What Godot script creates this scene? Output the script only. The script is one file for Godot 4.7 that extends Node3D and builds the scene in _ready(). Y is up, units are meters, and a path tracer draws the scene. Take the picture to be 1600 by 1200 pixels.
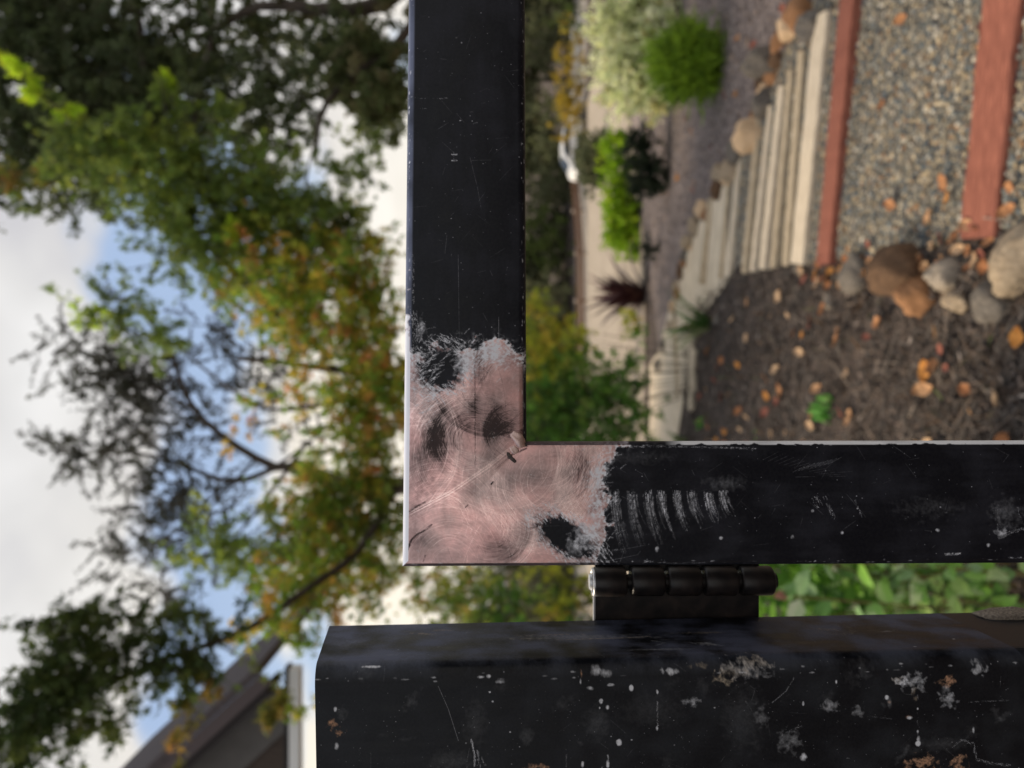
extends Node3D
# A gate corner sanded to bare metal, hung on a black post; a sloping garden, trees and sky behind.

var rng := RandomNumberGenerator.new()
var taken := {}
var star: ArrayMesh
var oval: ArrayMesh
var blade_mesh: ArrayMesh
var leaf_mat: StandardMaterial3D
var bark_mat: StandardMaterial3D

# ---------------------------------------------------------------- helpers
func numbered(called: String) -> String:
	if not taken.has(called):
		taken[called] = 0
		return called
	taken[called] += 1
	return "%s_%03d" % [called, taken[called]]

func tag(o: Node, label: String, category := "", group := "", kind := "") -> void:
	if label: o.set_meta("label", label)
	if category: o.set_meta("category", category)
	if group: o.set_meta("group", group)
	if kind: o.set_meta("kind", kind)

func thing(called: String, label: String, category: String, at := Vector3.ZERO, group := "") -> Node3D:
	var o := Node3D.new()
	o.name = numbered(called)
	add_child(o)
	o.position = at
	tag(o, label, category, group)
	return o

func part(called: String, mesh: Mesh, mat: Material, parent: Node, at := Vector3.ZERO) -> MeshInstance3D:
	var o := MeshInstance3D.new()
	o.name = numbered(called) if parent == self else called
	o.mesh = mesh
	if mat: o.material_override = mat
	parent.add_child(o, true)
	if parent != self and o.name != called:
		var kids := 0
		for c in parent.get_children():
			if c != o and str(c.name).begins_with(called): kids += 1
		o.name = "%s_%03d" % [called, kids]
	o.position = at
	return o

func structure(called: String, mesh: Mesh, mat: Material) -> MeshInstance3D:
	var o := part(called, mesh, mat, self)
	o.set_meta("kind", "structure")
	return o

func mat(c: Color, rough := 0.8, metal := 0.0, spec := 0.4) -> StandardMaterial3D:
	var m := StandardMaterial3D.new()
	m.albedo_color = c.linear_to_srgb()
	m.roughness = rough
	m.metallic = metal
	m.metallic_specular = spec
	return m

func quad(st: SurfaceTool, a: Vector3, b: Vector3, c: Vector3, d: Vector3, ua := Vector2.ZERO, ub := Vector2.ZERO, uc := Vector2.ZERO, ud := Vector2.ZERO) -> void:
	# a b c d clockwise seen from the front
	var v := [a, b, c, a, c, d]
	var u := [ua, ub, uc, ua, uc, ud]
	for i in 6:
		st.set_uv(u[i])
		st.add_vertex(v[i])

func box(st: SurfaceTool, c: Vector3, h: Vector3, b := Basis()) -> void:
	var p := []
	for i in 8:
		p.append(c + b * Vector3(h.x if i & 1 else -h.x, h.y if i & 2 else -h.y, h.z if i & 4 else -h.z))
	for f in [[4, 6, 7, 5], [1, 3, 2, 0], [5, 7, 3, 1], [0, 2, 6, 4], [6, 2, 3, 7], [0, 4, 5, 1]]:
		quad(st, p[f[0]], p[f[1]], p[f[2]], p[f[3]])

func new_st(smooth := -1) -> SurfaceTool:
	var st := SurfaceTool.new()
	st.begin(Mesh.PRIMITIVE_TRIANGLES)
	st.set_smooth_group(smooth)
	return st

func done(st: SurfaceTool) -> ArrayMesh:
	st.generate_normals()
	return st.commit()

func tube(st: SurfaceTool, pts: Array, r0: float, r1: float, sides := 7) -> void:
	var rings := []
	for i in pts.size():
		var d: Vector3 = (pts[mini(i + 1, pts.size() - 1)] - pts[maxi(i - 1, 0)]).normalized()
		var x := d.cross(Vector3(0.31, 0.2, 0.93)).normalized()
		var y := d.cross(x)
		var r := lerpf(r0, r1, float(i) / (pts.size() - 1))
		var ring := []
		for k in sides:
			var a := TAU * k / sides
			ring.append(pts[i] + (x * cos(a) + y * sin(a)) * r * (1.0 + 0.12 * sin(3.1 * i + 2.0 * k)))
		rings.append(ring)
	for i in rings.size() - 1:
		for k in sides:
			var n := (k + 1) % sides
			quad(st, rings[i][k], rings[i + 1][k], rings[i + 1][n], rings[i][n])

func smooth_path(pts: Array, n: int) -> Array:
	var c := Curve3D.new()
	for i in pts.size():
		var t: Vector3 = (pts[mini(i + 1, pts.size() - 1)] - pts[maxi(i - 1, 0)]) / 6.0
		c.add_point(pts[i], -t, t)
	var out := []
	for i in n + 1:
		out.append(c.sample_baked(c.get_baked_length() * i / n, true))
	return out

# ---------------------------------------------------------------- terrain
const GZ := [0.0, 3.5, 8.0, 14.0, 20.0, 30.0, 42.0, 60.0, 400.0]
const GY := [0.0, 0.0, -0.4, -1.0, -1.5, -2.5, -3.75, -3.9, -3.9]
func tab(x: float, xs: Array, ys: Array) -> float:
	if x <= xs[0]: return ys[0]
	for i in range(1, xs.size()):
		if x <= xs[i]:
			return lerpf(ys[i - 1], ys[i], (x - xs[i - 1]) / (xs[i] - xs[i - 1]))
	return ys[-1]
func ground(z: float) -> float:
	return tab(-z, GZ, GY)
const PZ := [1.0, 2.4, 3.5, 5.0, 6.8, 8.4, 9.5, 10.5]
const PL := [0.45, 0.5, 0.6, 0.88, 0.72, 0.1, -0.8, -2.2]
const PR := [3.2, 2.6, 2.02, 1.85, 1.52, 0.95, 0.45, -0.5]
func on_path(x: float, z: float) -> bool:
	var d := -z
	if d < 1.0 or d > 10.5: return false
	return x > tab(d, PZ, PL) and x < tab(d, PZ, PR)

func sheet(zs: Array, left: Callable, right: Callable, off: float, across := 6) -> ArrayMesh:
	var st := new_st()
	var cut := []
	for i in zs.size() - 1:
		cut.append(zs[i])
		for g in GZ:
			if g > zs[i] and g < zs[i + 1]: cut.append(g)
	cut.append(zs[-1])
	for i in cut.size() - 1:
		var a: float = cut[i]
		var b: float = cut[i + 1]
		for k in across:
			var f := float(k) / across
			var g := float(k + 1) / across
			var p = func(d, t): return Vector3(lerpf(left.call(d), right.call(d), t), ground(-d) + off, -d)
			quad(st, p.call(a, f), p.call(b, f), p.call(b, g), p.call(a, g))
	return done(st)

# ---------------------------------------------------------------- painted maps for the metal
# Everything is drawn in millimetres on the gate's face: gx from the hinge side, gy down from the top.
const PPM := 6.0
var tw := 0
var th := 0
var rail_way := true
func blank() -> PackedFloat32Array:
	var a := PackedFloat32Array()
	a.resize(tw * th)
	return a
func dot(a: PackedFloat32Array, px: float, py: float, v: float) -> void:
	var x := int(floor(px))
	var y := int(floor(py))
	if x < 0 or y < 0 or x >= tw - 1 or y >= th - 1: return
	var fx := px - x
	var fy := py - y
	var i := y * tw + x
	a[i] += v * (1 - fx) * (1 - fy)
	a[i + 1] += v * fx * (1 - fy)
	a[i + tw] += v * (1 - fx) * fy
	a[i + tw + 1] += v * fx * fy
func to_px(g: Vector2) -> Vector2:
	return Vector2(g.x * PPM, (g.y + 6.0) * PPM) if rail_way else Vector2(g.y * PPM, (g.x + 6.0) * PPM)
func stroke(a: PackedFloat32Array, pts: PackedVector2Array, v: float, wide := 1.0, broken := 0.0) -> void:
	for i in pts.size() - 1:
		var p := to_px(pts[i])
		var q := to_px(pts[i + 1])
		var n := maxi(1, int(p.distance_to(q) / 0.7))
		var side := (q - p).normalized().orthogonal()
		for k in n:
			var c := p.lerp(q, float(k) / n)
			if wide <= 1.5:
				if rng.randf() >= broken: dot(a, c.x, c.y, v * 0.7)
			else:
				for w in int(ceil(wide)):
					var off := w - (wide - 1.0) * 0.5
					if broken > 0.0:
						if rng.randf() < broken: continue
						off += rng.randf_range(-1.2, 1.2)
						if rough_noise.get_noise_2d(c.x * 1.4 + off * 2.0, c.y * 1.4 + off * 5.0) < broken - 0.5: continue
					var e := c + side * off
					dot(a, e.x, e.y, v * 0.7)
func arc(a: PackedFloat32Array, c: Vector2, r: float, a0: float, a1: float, v: float, wide := 1.0, broken := 0.0) -> void:
	var n := maxi(3, int(absf(a1 - a0) * r / 0.8))
	var pts := PackedVector2Array()
	for i in n + 1:
		var t := lerpf(a0, a1, float(i) / n)
		pts.append(c + Vector2(cos(t), sin(t)) * r)
	stroke(a, pts, v, wide, broken)
func dab(a: PackedFloat32Array, g: Vector2, rx: float, ry: float, v: float, hard := 0.3, turn := 0.0, ragged := 0.0) -> void:
	# rx along gx, ry along gy, in millimetres
	var c := to_px(g)
	var e := (Vector2(rx, ry) if rail_way else Vector2(ry, rx)) * PPM
	var m := maxf(e.x, e.y) * (1.3 + ragged)
	var t := turn if rail_way else -turn
	for y in range(maxi(0, int(c.y - m)), mini(th, int(c.y + m) + 1)):
		for x in range(maxi(0, int(c.x - m)), mini(tw, int(c.x + m) + 1)):
			var d := Vector2(x - c.x, y - c.y).rotated(-t) / e
			var l := d.length()
			if ragged > 0.0: l += ragged * rough_noise.get_noise_2d(x, y) * 1.6
			if l < 1.0:
				a[y * tw + x] += v * clampf((1.0 - l) / (1.0 - hard), 0, 1)
var rough_noise: FastNoiseLite
func noise_bytes(freq: float, sd: int, sx := 1.0, sy := 1.0, octaves := 4) -> PackedByteArray:
	# grey noise of the texture's size, stretched by sx, sy
	var n := FastNoiseLite.new()
	n.seed = sd
	n.noise_type = FastNoiseLite.TYPE_SIMPLEX_SMOOTH
	n.frequency = freq
	n.fractal_octaves = octaves
	var im := n.get_image(maxi(8, int(tw / sx)), maxi(8, int(th / sy)), false, false, true)
	im.resize(tw, th, Image.INTERPOLATE_CUBIC)
	im.convert(Image.FORMAT_L8)
	return im.get_data()
func texture_of(bytes: PackedByteArray, f: int) -> ImageTexture:
	return ImageTexture.create_from_image(Image.create_from_data(tw, th, false, f, bytes))
func put_srgb(b: PackedByteArray, i: int, r: float, g: float, bl: float) -> void:
	b[i] = int(clampf(sqrt(maxf(r, 0.0)) * 1.0, 0, 1) * 255.0)
	b[i + 1] = int(clampf(sqrt(maxf(g, 0.0)), 0, 1) * 255.0)
	b[i + 2] = int(clampf(sqrt(maxf(bl, 0.0)), 0, 1) * 255.0)

func gate_material(for_rail: bool) -> StandardMaterial3D:
	rail_way = for_rail
	tw = 1600
	th = 378
	rng.seed = 77
	var white := blank()
	var dark := blank()
	var shine := blank()
	var keep := blank()
	# sander swirls: fans of fine concentric arcs
	for gset in [[49.5, 28.3, 9.3, 22.5, 4.89, 6.37, 60, 1], [52.1, 28.3, 5.3, 13.8, 3.67, 5.93, 50, -1], [52.1, 28.3, 2.6, 14.8, 3.84, 5.76, 30, -1], [37.6, 64.0, 2.1, 11.1, 0.35, 2.62, 40, -1], [65.4, 45.5, 2.1, 11.6, 2.27, 4.19, 40, -1], [15.1, 37.6, 3.7, 11.6, 1.22, 2.97, 30, -1], [44.2, 24.3, 15.9, 15.9, 4.19, 5.59, 40, 1], [86.5, 3.2, 15.9, 15.9, 1.92, 3.14, 35, 1], [17.7, 16.4, 7.9, 23.8, 5.93, 7.50, 50, 1], [33.6, 58.7, 5.3, 23.8, 3.14, 5.06, 70, 1], [44.2, 42.9, 15.9, 23.8, 1.05, 2.79, 90, 1], [49.5, 56.1, 10.6, 19.8, 1.22, 2.97, 60, 1], [15.1, 34.9, 5.3, 15.9, 0.52, 2.62, 40, 1], [1.9, 19.1, 5.3, 23.8, 5.59, 7.33, 50, 1], [33.6, 66.7, 4.0, 13.2, 0.87, 2.62, 40, -1], [75.9, 42.9, 7.9, 15.9, 5.06, 7.16, 40, 1], [54.8, 45.5, 2.6, 10.6, 4.01, 6.11, 40, -1], [12.4, 64.0, 2.6, 11.9, 0.17, 2.97, 45, 1], [49.5, -7.4, 15.9, 15.9, 0.70, 2.44, 45, 1], [75.9, 34.9, 10.6, 13.2, 2.62, 4.54, 30, -1], [33.6, 87.8, 7.9, 18.5, 3.84, 5.59, 40, 1]]:
		for i in int(gset[6] * 1.7):
			var r: float = gset[2] + gset[3] * rng.randf()
			var a0: float = gset[4] + rng.randf_range(-0.25, 0.25)
			var a1: float = gset[5] + rng.randf_range(-0.3, 0.3)
			var mid_: float = lerpf(a0, a1, rng.randf())
			var half_ := absf(a1 - a0) * rng.randf_range(0.2, 0.5)
			a0 = mid_ - half_
			a1 = mid_ + half_
			var v := rng.randf_range(0.06, 0.36) * float(gset[7])
			arc(shine if v > 0 else dark, Vector2(gset[0], gset[1]) + Vector2(rng.randf_range(-2, 2), rng.randf_range(-2, 2)), r, a0, a1, absf(v), 1.0, 0.05)
		var gc := to_px(Vector2(gset[0], gset[1]))
		var ra := float(gset[2]) * PPM
		var rb := (float(gset[2]) + float(gset[3])) * PPM
		var am := (float(gset[4]) + float(gset[5])) * 0.5
		var ah := absf(float(gset[5]) - float(gset[4])) * 0.5
		for y in range(maxi(0, int(gc.y - rb)), mini(th, int(gc.y + rb) + 1)):
			for x in range(maxi(0, int(gc.x - rb)), mini(tw, int(gc.x + rb) + 1)):
				var dd := Vector2(x - gc.x, y - gc.y)
				if not rail_way: dd = Vector2(dd.y, dd.x)
				var l := dd.length()
				if l < ra or l > rb: continue
				var da := absf(angle_difference(dd.angle(), am)) / ah
				if da > 1.0: continue
				var t := (l - ra) / (rb - ra)
				var k := pow(t, 1.4) * minf(1.0, (1.0 - t) * 14.0) * minf(1.0, (1.0 - da) * 3.0)
				k *= 0.75 + 0.5 * rough_noise.get_noise_2d(l * 2.2, am * 50.0 + dd.angle() * 3.0)
				if float(gset[7]) > 0: shine[y * tw + x] += 0.34 * k
				else: dark[y * tw + x] += 0.75 * k
	for i in 260:
		var c := Vector2(rng.randf_range(-30, 90), rng.randf_range(-30, 90))
		var a0 := rng.randf() * TAU
		arc(shine if rng.randf() < 0.66 else dark, c, rng.randf_range(18, 60), a0, a0 + rng.randf_range(0.15, 0.5), rng.randf_range(0.15, 0.6), 1.0, 0.1)
	# soft dark patches
	for d in [[51.6, 19.1, 13.8, 11.6, 0.2, 0], [46.3, 24.9, 10.6, 5.8, 0.25, 0], [56.9, 44.5, 9.5, 9.0, 0.4, 0.4], [60.1, 40.2, 10.6, 5.3, 0.25, 0], [36.8, 71.4, 9.0, 7.4, 0.55, 0], [40.2, 75.1, 5.3, 5.3, 0.3, 0], [9.3, 38.9, 7.9, 9.0, 0.55, 0.6], [44.2, 8.5, 21.2, 10.6, 0.5, 0], [83.9, 31.0, 11.9, 5.8, 0.8, 0], [84.4, 45.5, 5.3, 9.0, 0.5, 0], [65.4, 28.3, 18.5, 4.8, 0.35, 0], [52.1, 49.5, 4.2, 3.7, 1.2, 0], [65.4, 12.4, 10.6, 10.6, 0.2, 0], [23.0, 5.8, 6.9, 4.8, 0.6, 0], [23.0, 56.1, 13.2, 13.2, 0.2, 0], [11.1, 5.8, 4.8, 5.8, 0.6, 0], [49.5, 11.6, 34.4, 13.2, 0.6, 0], [65.4, 31.0, 15.9, 10.6, 0.3, 0], [44.2, 73.3, 13.2, 10.6, 0.3, 0], [7.1, 34.9, 7.9, 10.6, 0.25, 0], [73.3, 34.9, 6.4, 15.9, 0.3, 0], [49.5, 58.7, 10.6, 15.9, 0.12, 0]]:
		dab(dark, Vector2(d[0], d[1]), d[2], d[3], d[4], 0.0, d[5], 0.18)
	# weld line on the mitre, tube seams, cracks and flaws
	for k in 9:
		var o := Vector2(rng.randf_range(-1.2, 1.2), rng.randf_range(-1.2, 1.2))
		stroke(shine, PackedVector2Array([Vector2(50.3, 47.6) + o, Vector2(40.2, 34.9) + o, Vector2(29.6, 19.1) + o, Vector2(21.4, 3.2) + o]), 0.6, 1.5, 0.2)
	for l in [[PackedVector2Array([Vector2(90.5, 29.1), Vector2(65.4, 29.4), Vector2(40.2, 29.6)]), 0.55, 3, 0.1], [PackedVector2Array([Vector2(86.5, 32.8), Vector2(75.9, 33.1)]), 0.5, 2.5, 0.25], [PackedVector2Array([Vector2(30.7, 79.9), Vector2(30.7, 98.4), Vector2(30.4, 127.5)]), 0.4, 2, 0.1], [PackedVector2Array([Vector2(7.1, 2.1), Vector2(10.8, 3.7), Vector2(13.0, 5.8), Vector2(14.6, 9.0), Vector2(17.2, 12.2)]), 1.2, 4, 0.1], [PackedVector2Array([Vector2(5.6, 1.6), Vector2(9.3, 3.2)]), 1.2, 6, 0.1], [PackedVector2Array([Vector2(22.2, 2.6), Vector2(24.3, 5.8), Vector2(26.2, 9.5)]), 1.1, 4, 0.2], [PackedVector2Array([Vector2(33.1, 36.0), Vector2(34.4, 37.0)]), 1.5, 4, 0], [PackedVector2Array([Vector2(23.8, 25.4), Vector2(24.9, 26.7)]), 1.1, 3, 0], [PackedVector2Array([Vector2(43.7, 42.9), Vector2(45.8, 45.5), Vector2(47.9, 50.8)]), 1.3, 5, 0.1], [PackedVector2Array([Vector2(1.9, 8.5), Vector2(5.0, 9.5)]), 0.9, 3, 0.2], [PackedVector2Array([Vector2(38.6, 37.0), Vector2(43.7, 42.9)]), 0.7, 2, 0.3]]:
		stroke(dark, l[0], l[1], l[2], l[3])
	for l in [[PackedVector2Array([Vector2(128.9, 22.2), Vector2(110.3, 22.5), Vector2(91.8, 22.8)]), 0.18, 1, 0.2], [PackedVector2Array([Vector2(102.4, 39.2), Vector2(90.5, 39.2)]), 0.4, 1.3, 0.1], [PackedVector2Array([Vector2(171.2, 27.0), Vector2(158.0, 30.2), Vector2(148.7, 31.8)]), 0.16, 1, 0.3], [PackedVector2Array([Vector2(128.9, 3.2), Vector2(107.7, 3.7)]), 0.5, 6, 0.6], [PackedVector2Array([Vector2(105.0, 3.7), Vector2(97.1, 4.8), Vector2(86.5, 4.2)]), 0.7, 16, 0.55], [PackedVector2Array([Vector2(97.1, 5.8), Vector2(99.8, 8.5)]), 0.7, 8, 0.5], [PackedVector2Array([Vector2(86.5, 4.2), Vector2(65.4, 4.8)]), 0.6, 8, 0.5], [PackedVector2Array([Vector2(196.9, 4.8), Vector2(196.9, 23.3)]), 0.5, 2, 0.75], [PackedVector2Array([Vector2(197.1, 13.8), Vector2(197.1, 20.1)]), 0.8, 2, 0.5], [PackedVector2Array([Vector2(172.3, 19.1), Vector2(172.3, 21.7)]), 0.9, 3, 0.1], [PackedVector2Array([Vector2(170.1, 20.1), Vector2(173.8, 20.1)]), 0.4, 1.2, 0.3], [PackedVector2Array([Vector2(169.6, 19.1), Vector2(169.6, 21.7)]), 0.7, 3, 0.2], [PackedVector2Array([Vector2(192.4, 5.8), Vector2(192.4, 8.5)]), 0.4, 2, 0.6], [PackedVector2Array([Vector2(191.0, 27.0), Vector2(191.6, 29.1)]), 0.3, 2, 0.5], [PackedVector2Array([Vector2(185.7, 28.3), Vector2(186.5, 30.2)]), 0.3, 3, 0.5], [PackedVector2Array([Vector2(37.8, 160.9), Vector2(40.7, 166.7)]), 0.16, 1.2, 0.15], [PackedVector2Array([Vector2(38.2, 162.7), Vector2(41.1, 168.6)]), 0.21000000000000002, 1.2, 0.15], [PackedVector2Array([Vector2(38.6, 164.6), Vector2(41.5, 170.4)]), 0.26, 1.2, 0.15], [PackedVector2Array([Vector2(39.0, 166.4), Vector2(41.9, 172.3)]), 0.16, 1.2, 0.15], [PackedVector2Array([Vector2(39.4, 168.3), Vector2(42.3, 174.1)]), 0.21000000000000002, 1.2, 0.15], [PackedVector2Array([Vector2(39.8, 170.1), Vector2(42.7, 176.0)]), 0.26, 1.2, 0.15], [PackedVector2Array([Vector2(40.2, 172.0), Vector2(43.1, 177.8)]), 0.16, 1.2, 0.15], [PackedVector2Array([Vector2(40.6, 173.8), Vector2(43.5, 179.7)]), 0.21000000000000002, 1.2, 0.15], [PackedVector2Array([Vector2(41.0, 175.7), Vector2(43.9, 181.5)]), 0.26, 1.2, 0.15], [PackedVector2Array([Vector2(42.9, 148.7), Vector2(46.3, 155.3)]), 0.09, 1.2, 0.3], [PackedVector2Array([Vector2(42.3, 150.8), Vector2(45.5, 157.4)]), 0.09, 1.2, 0.3], [PackedVector2Array([Vector2(41.8, 152.9), Vector2(44.7, 159.6)]), 0.09, 1.2, 0.3], [PackedVector2Array([Vector2(41.3, 155.1), Vector2(43.9, 161.7)]), 0.09, 1.2, 0.3], [PackedVector2Array([Vector2(40.7, 157.2), Vector2(43.1, 163.8)]), 0.09, 1.2, 0.3], [PackedVector2Array([Vector2(40.2, 159.3), Vector2(42.3, 165.9)]), 0.09, 1.2, 0.3], [PackedVector2Array([Vector2(39.7, 161.4), Vector2(41.5, 168.0)]), 0.09, 1.2, 0.3], [PackedVector2Array([Vector2(39.2, 163.5), Vector2(40.7, 170.1)]), 0.09, 1.2, 0.3], [PackedVector2Array([Vector2(38.6, 165.6), Vector2(40.0, 172.3)]), 0.09, 1.2, 0.3], [PackedVector2Array([Vector2(38.1, 167.8), Vector2(39.2, 174.4)]), 0.09, 1.2, 0.3], [PackedVector2Array([Vector2(37.6, 169.9), Vector2(38.4, 176.5)]), 0.09, 1.2, 0.3], [PackedVector2Array([Vector2(37.0, 172.0), Vector2(37.6, 178.6)]), 0.09, 1.2, 0.3], [PackedVector2Array([Vector2(36.5, 174.1), Vector2(36.8, 180.7)]), 0.09, 1.2, 0.3], [PackedVector2Array([Vector2(36.0, 176.2), Vector2(36.0, 182.8)]), 0.09, 1.2, 0.3], [PackedVector2Array([Vector2(27.5, 169.3), Vector2(23.5, 171.7)]), 0.55, 18, 0.55], [PackedVector2Array([Vector2(27.8, 173.6), Vector2(23.0, 175.7), Vector2(18.8, 177.5)]), 0.4, 9, 0.55], [PackedVector2Array([Vector2(26.2, 186.5), Vector2(19.1, 188.9)]), 0.45, 4, 0.5], [PackedVector2Array([Vector2(23.0, 245.0), Vector2(13.0, 246.6)]), 0.22, 14, 0.6], [PackedVector2Array([Vector2(11.9, 247.1), Vector2(14.3, 257.2)]), 0.5, 7, 0.5], [PackedVector2Array([Vector2(23.0, 254.5), Vector2(17.7, 255.6)]), 0.3, 4, 0.5], [PackedVector2Array([Vector2(1.9, 98.4), Vector2(0.8, 109.0), Vector2(1.1, 124.9)]), 0.5, 4, 0.5], [PackedVector2Array([Vector2(4.0, 222.8), Vector2(4.2, 229.7)]), 0.8, 5, 0.3], [PackedVector2Array([Vector2(2.4, 249.3), Vector2(2.6, 257.2)]), 0.6, 4, 0.4], [PackedVector2Array([Vector2(1.9, 82.6), Vector2(4.5, 95.8), Vector2(6.1, 97.1)]), 0.25, 1.2, 0.3], [PackedVector2Array([Vector2(5.0, 79.9), Vector2(8.2, 98.4)]), 0.2, 1, 0.3], [PackedVector2Array([Vector2(48.4, 85.2), Vector2(48.4, 114.3), Vector2(47.6, 146.1)]), 0.55, 4, 0.45]]:
		stroke(white, l[0], l[1], l[2], l[3])
	# islands of paint the sander missed
	for d in [[81.2, 15.3, 11.1, 12.2, -0.5, 2.2], [11.6, 67.2, 8.2, 16.4, 0.55, 2.4]]:
		dab(keep, Vector2(d[0], d[1]), d[2], d[3], 2.2, 0.3, d[4], 0.16)
		for i in 240:
			var t := rng.randf() * TAU
			var p := Vector2(cos(t) * d[2], sin(t) * d[3]).rotated(d[4]) * rng.randf_range(0.72, 1.22) + Vector2(d[0], d[1])
			var w := Vector2.from_angle(float(d[5]) + rng.randf_range(-0.35, 0.35)) * rng.randf_range(1.0, 5.0)
			stroke(white, PackedVector2Array([p - w * 0.5, p + w * 0.5]), rng.randf_range(0.5, 1.1), 2.0, 0.25)
	for i in 420:
		var p := Vector2(84.9, 31.8) + Vector2(rng.randfn(0.0, 3.2), rng.randfn(0.0, 7.5))
		if rng.randf() < 0.3: p = Vector2(75.9, 8.5) + Vector2(rng.randfn(0.0, 8.0), rng.randfn(0.0, 3.0))
		elif rng.randf() < 0.25: p = Vector2(31.0, 79.9) + Vector2(rng.randfn(0.0, 14.0), rng.randfn(0.0, 3.0))
		var w := Vector2.from_angle(rng.randf_range(0.5, 1.4)) * rng.randf_range(1.0, 6.0)
		stroke(white, PackedVector2Array([p, p + w * 0.5 + w.orthogonal() * 0.06, p + w]), rng.randf_range(0.3, 0.9), 2.0, 0.3)
	# chatter marks of the sander down the stile
	for k in 8:
		var xx := 948.0 + k * 24.0 + rng.randf_range(-3, 3)
		var power := rng.randf_range(0.75, 1.2)
		dab(white, Vector2((887.0 - 772.0 - 34.0 * (1.0 - 0.085 * k)) * 0.2646, (xx + 12.0 - 628.0) * 0.2646), 9.0 * (1.0 - 0.085 * k), 2.0, 0.16, 0.0, 0.0, 0.3)
		for j in 9:
			var reach := 1.0 - 0.085 * k
			var o := xx + j * 1.8 + rng.randf_range(-1.2, 1.2)
			var y0 := 772.0 + rng.randf_range(-3, 12) * rng.randf()
			var y1 := y0 + (98.0 * reach * rng.randf_range(0.55, 1.0))
			var pts := PackedVector2Array()
			for i in 12:
				var t := i / 11.0
				var bend := 3.0 + 16.0 * t * t * (0.5 + reach * 0.5)
				pts.append(Vector2((887.0 - lerpf(y0, y1, t)) * 0.2646, (o + bend - 628.0) * 0.2646))
			var s := (0.62 + 0.07 * k) * (1.0 - absf(j - 4.0) / 7.0) * power * rng.randf_range(0.6, 1.2)
			for i in 11:
				var seg := PackedVector2Array([pts[i], pts[i + 1]])
				stroke(white, seg, s * (1.0 - i / 13.0), 2.6, 0.32)
	for d in [[36.3, 79.9, 9.0, 4.2, 0.8, 0], [23.0, 78.6, 9.0, 3.2, 0.6, 0], [12.4, 75.1, 6.9, 6.9, 0.75, 0], [7.7, 70.6, 3.7, 5.3, 0.5, 0], [82.6, 25.7, 6.9, 5.8, 0.9, 0], [87.6, 37.0, 4.8, 5.8, 1.0, 0], [97.1, 7.1, 5.3, 2.1, 0.6, 0], [11.4, 159.8, 1.1, 1.1, 1.2, 0], [6.4, 103.7, 1.3, 0.8, 0.9, 0], [12.4, 247.1, 2.1, 3.2, 0.9, 0], [11.1, 130.2, 0.8, 1.1, 0.8, 0], [21.7, 168.6, 0.8, 0.8, 0.8, 0], [13.0, 180.5, 0.8, 0.8, 0.8, 0], [13.8, 220.1, 0.8, 1.1, 0.7, 0], [7.7, 241.3, 0.8, 0.8, 0.8, 0], [33.6, 132.8, 3.7, 10.6, 0.1, 0], [44.2, 98.4, 3.7, 15.9, 0.05, 0], [23.0, 217.5, 5.3, 15.9, 0.06, 0], [20.4, 249.3, 7.9, 7.9, 0.13, 0]]:
		dab(white, Vector2(d[0], d[1]), d[2], d[3], d[4], 0.0, d[5], 0.45)
	for i in 260:
		var p := Vector2(rng.randf_range(0, 52), rng.randf_range(0, 266))
		if for_rail: p = Vector2(p.y, p.x)
		var s := rng.randf_range(0.1, 0.26) * (2.2 if rng.randf() < 0.05 else 1.0)
		dab(white, p, s, s * rng.randf_range(0.7, 1.5), rng.randf_range(0.15, 0.75), 0.3)
	for i in 90:
		var p := Vector2(rng.randf_range(0, 52), rng.randf_range(0, 266))
		if for_rail: p = Vector2(p.y, p.x)
		var w := Vector2.from_angle(rng.randf() * TAU) * rng.randf_range(1.0, 9.0)
		stroke(white, PackedVector2Array([p, p + w]), rng.randf_range(0.04, 0.16), 1.0, 0.2)
	# chips along the rounded edges
	for i in 150:
		var t := rng.randf_range(0, 266)
		var e := (1.3 if rng.randf() < 0.5 else 49.6) + rng.randf_range(-0.7, 0.7)
		dab(white, Vector2(t, e) if for_rail else Vector2(e, t), rng.randf_range(0.2, 1.3) if for_rail else 0.3, 0.3 if for_rail else rng.randf_range(0.2, 1.3), rng.randf_range(0.1, 0.55), 0.2, 0.0, 0.5)
	var streak := noise_bytes(0.03, 4, 9.0, 1.0)
	var blot := noise_bytes(0.006, 9, 1.0, 1.0, 5)
	var fine := noise_bytes(0.09, 12, 1.0, 1.0, 3)
	var ragged := noise_bytes(0.018, 31, 1.0, 1.0, 5)
	var col := PackedByteArray()
	col.resize(tw * th * 3)
	var orm := PackedByteArray()
	orm.resize(tw * th * 3)
	var hei := PackedByteArray()
	hei.resize(tw * th)
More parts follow.
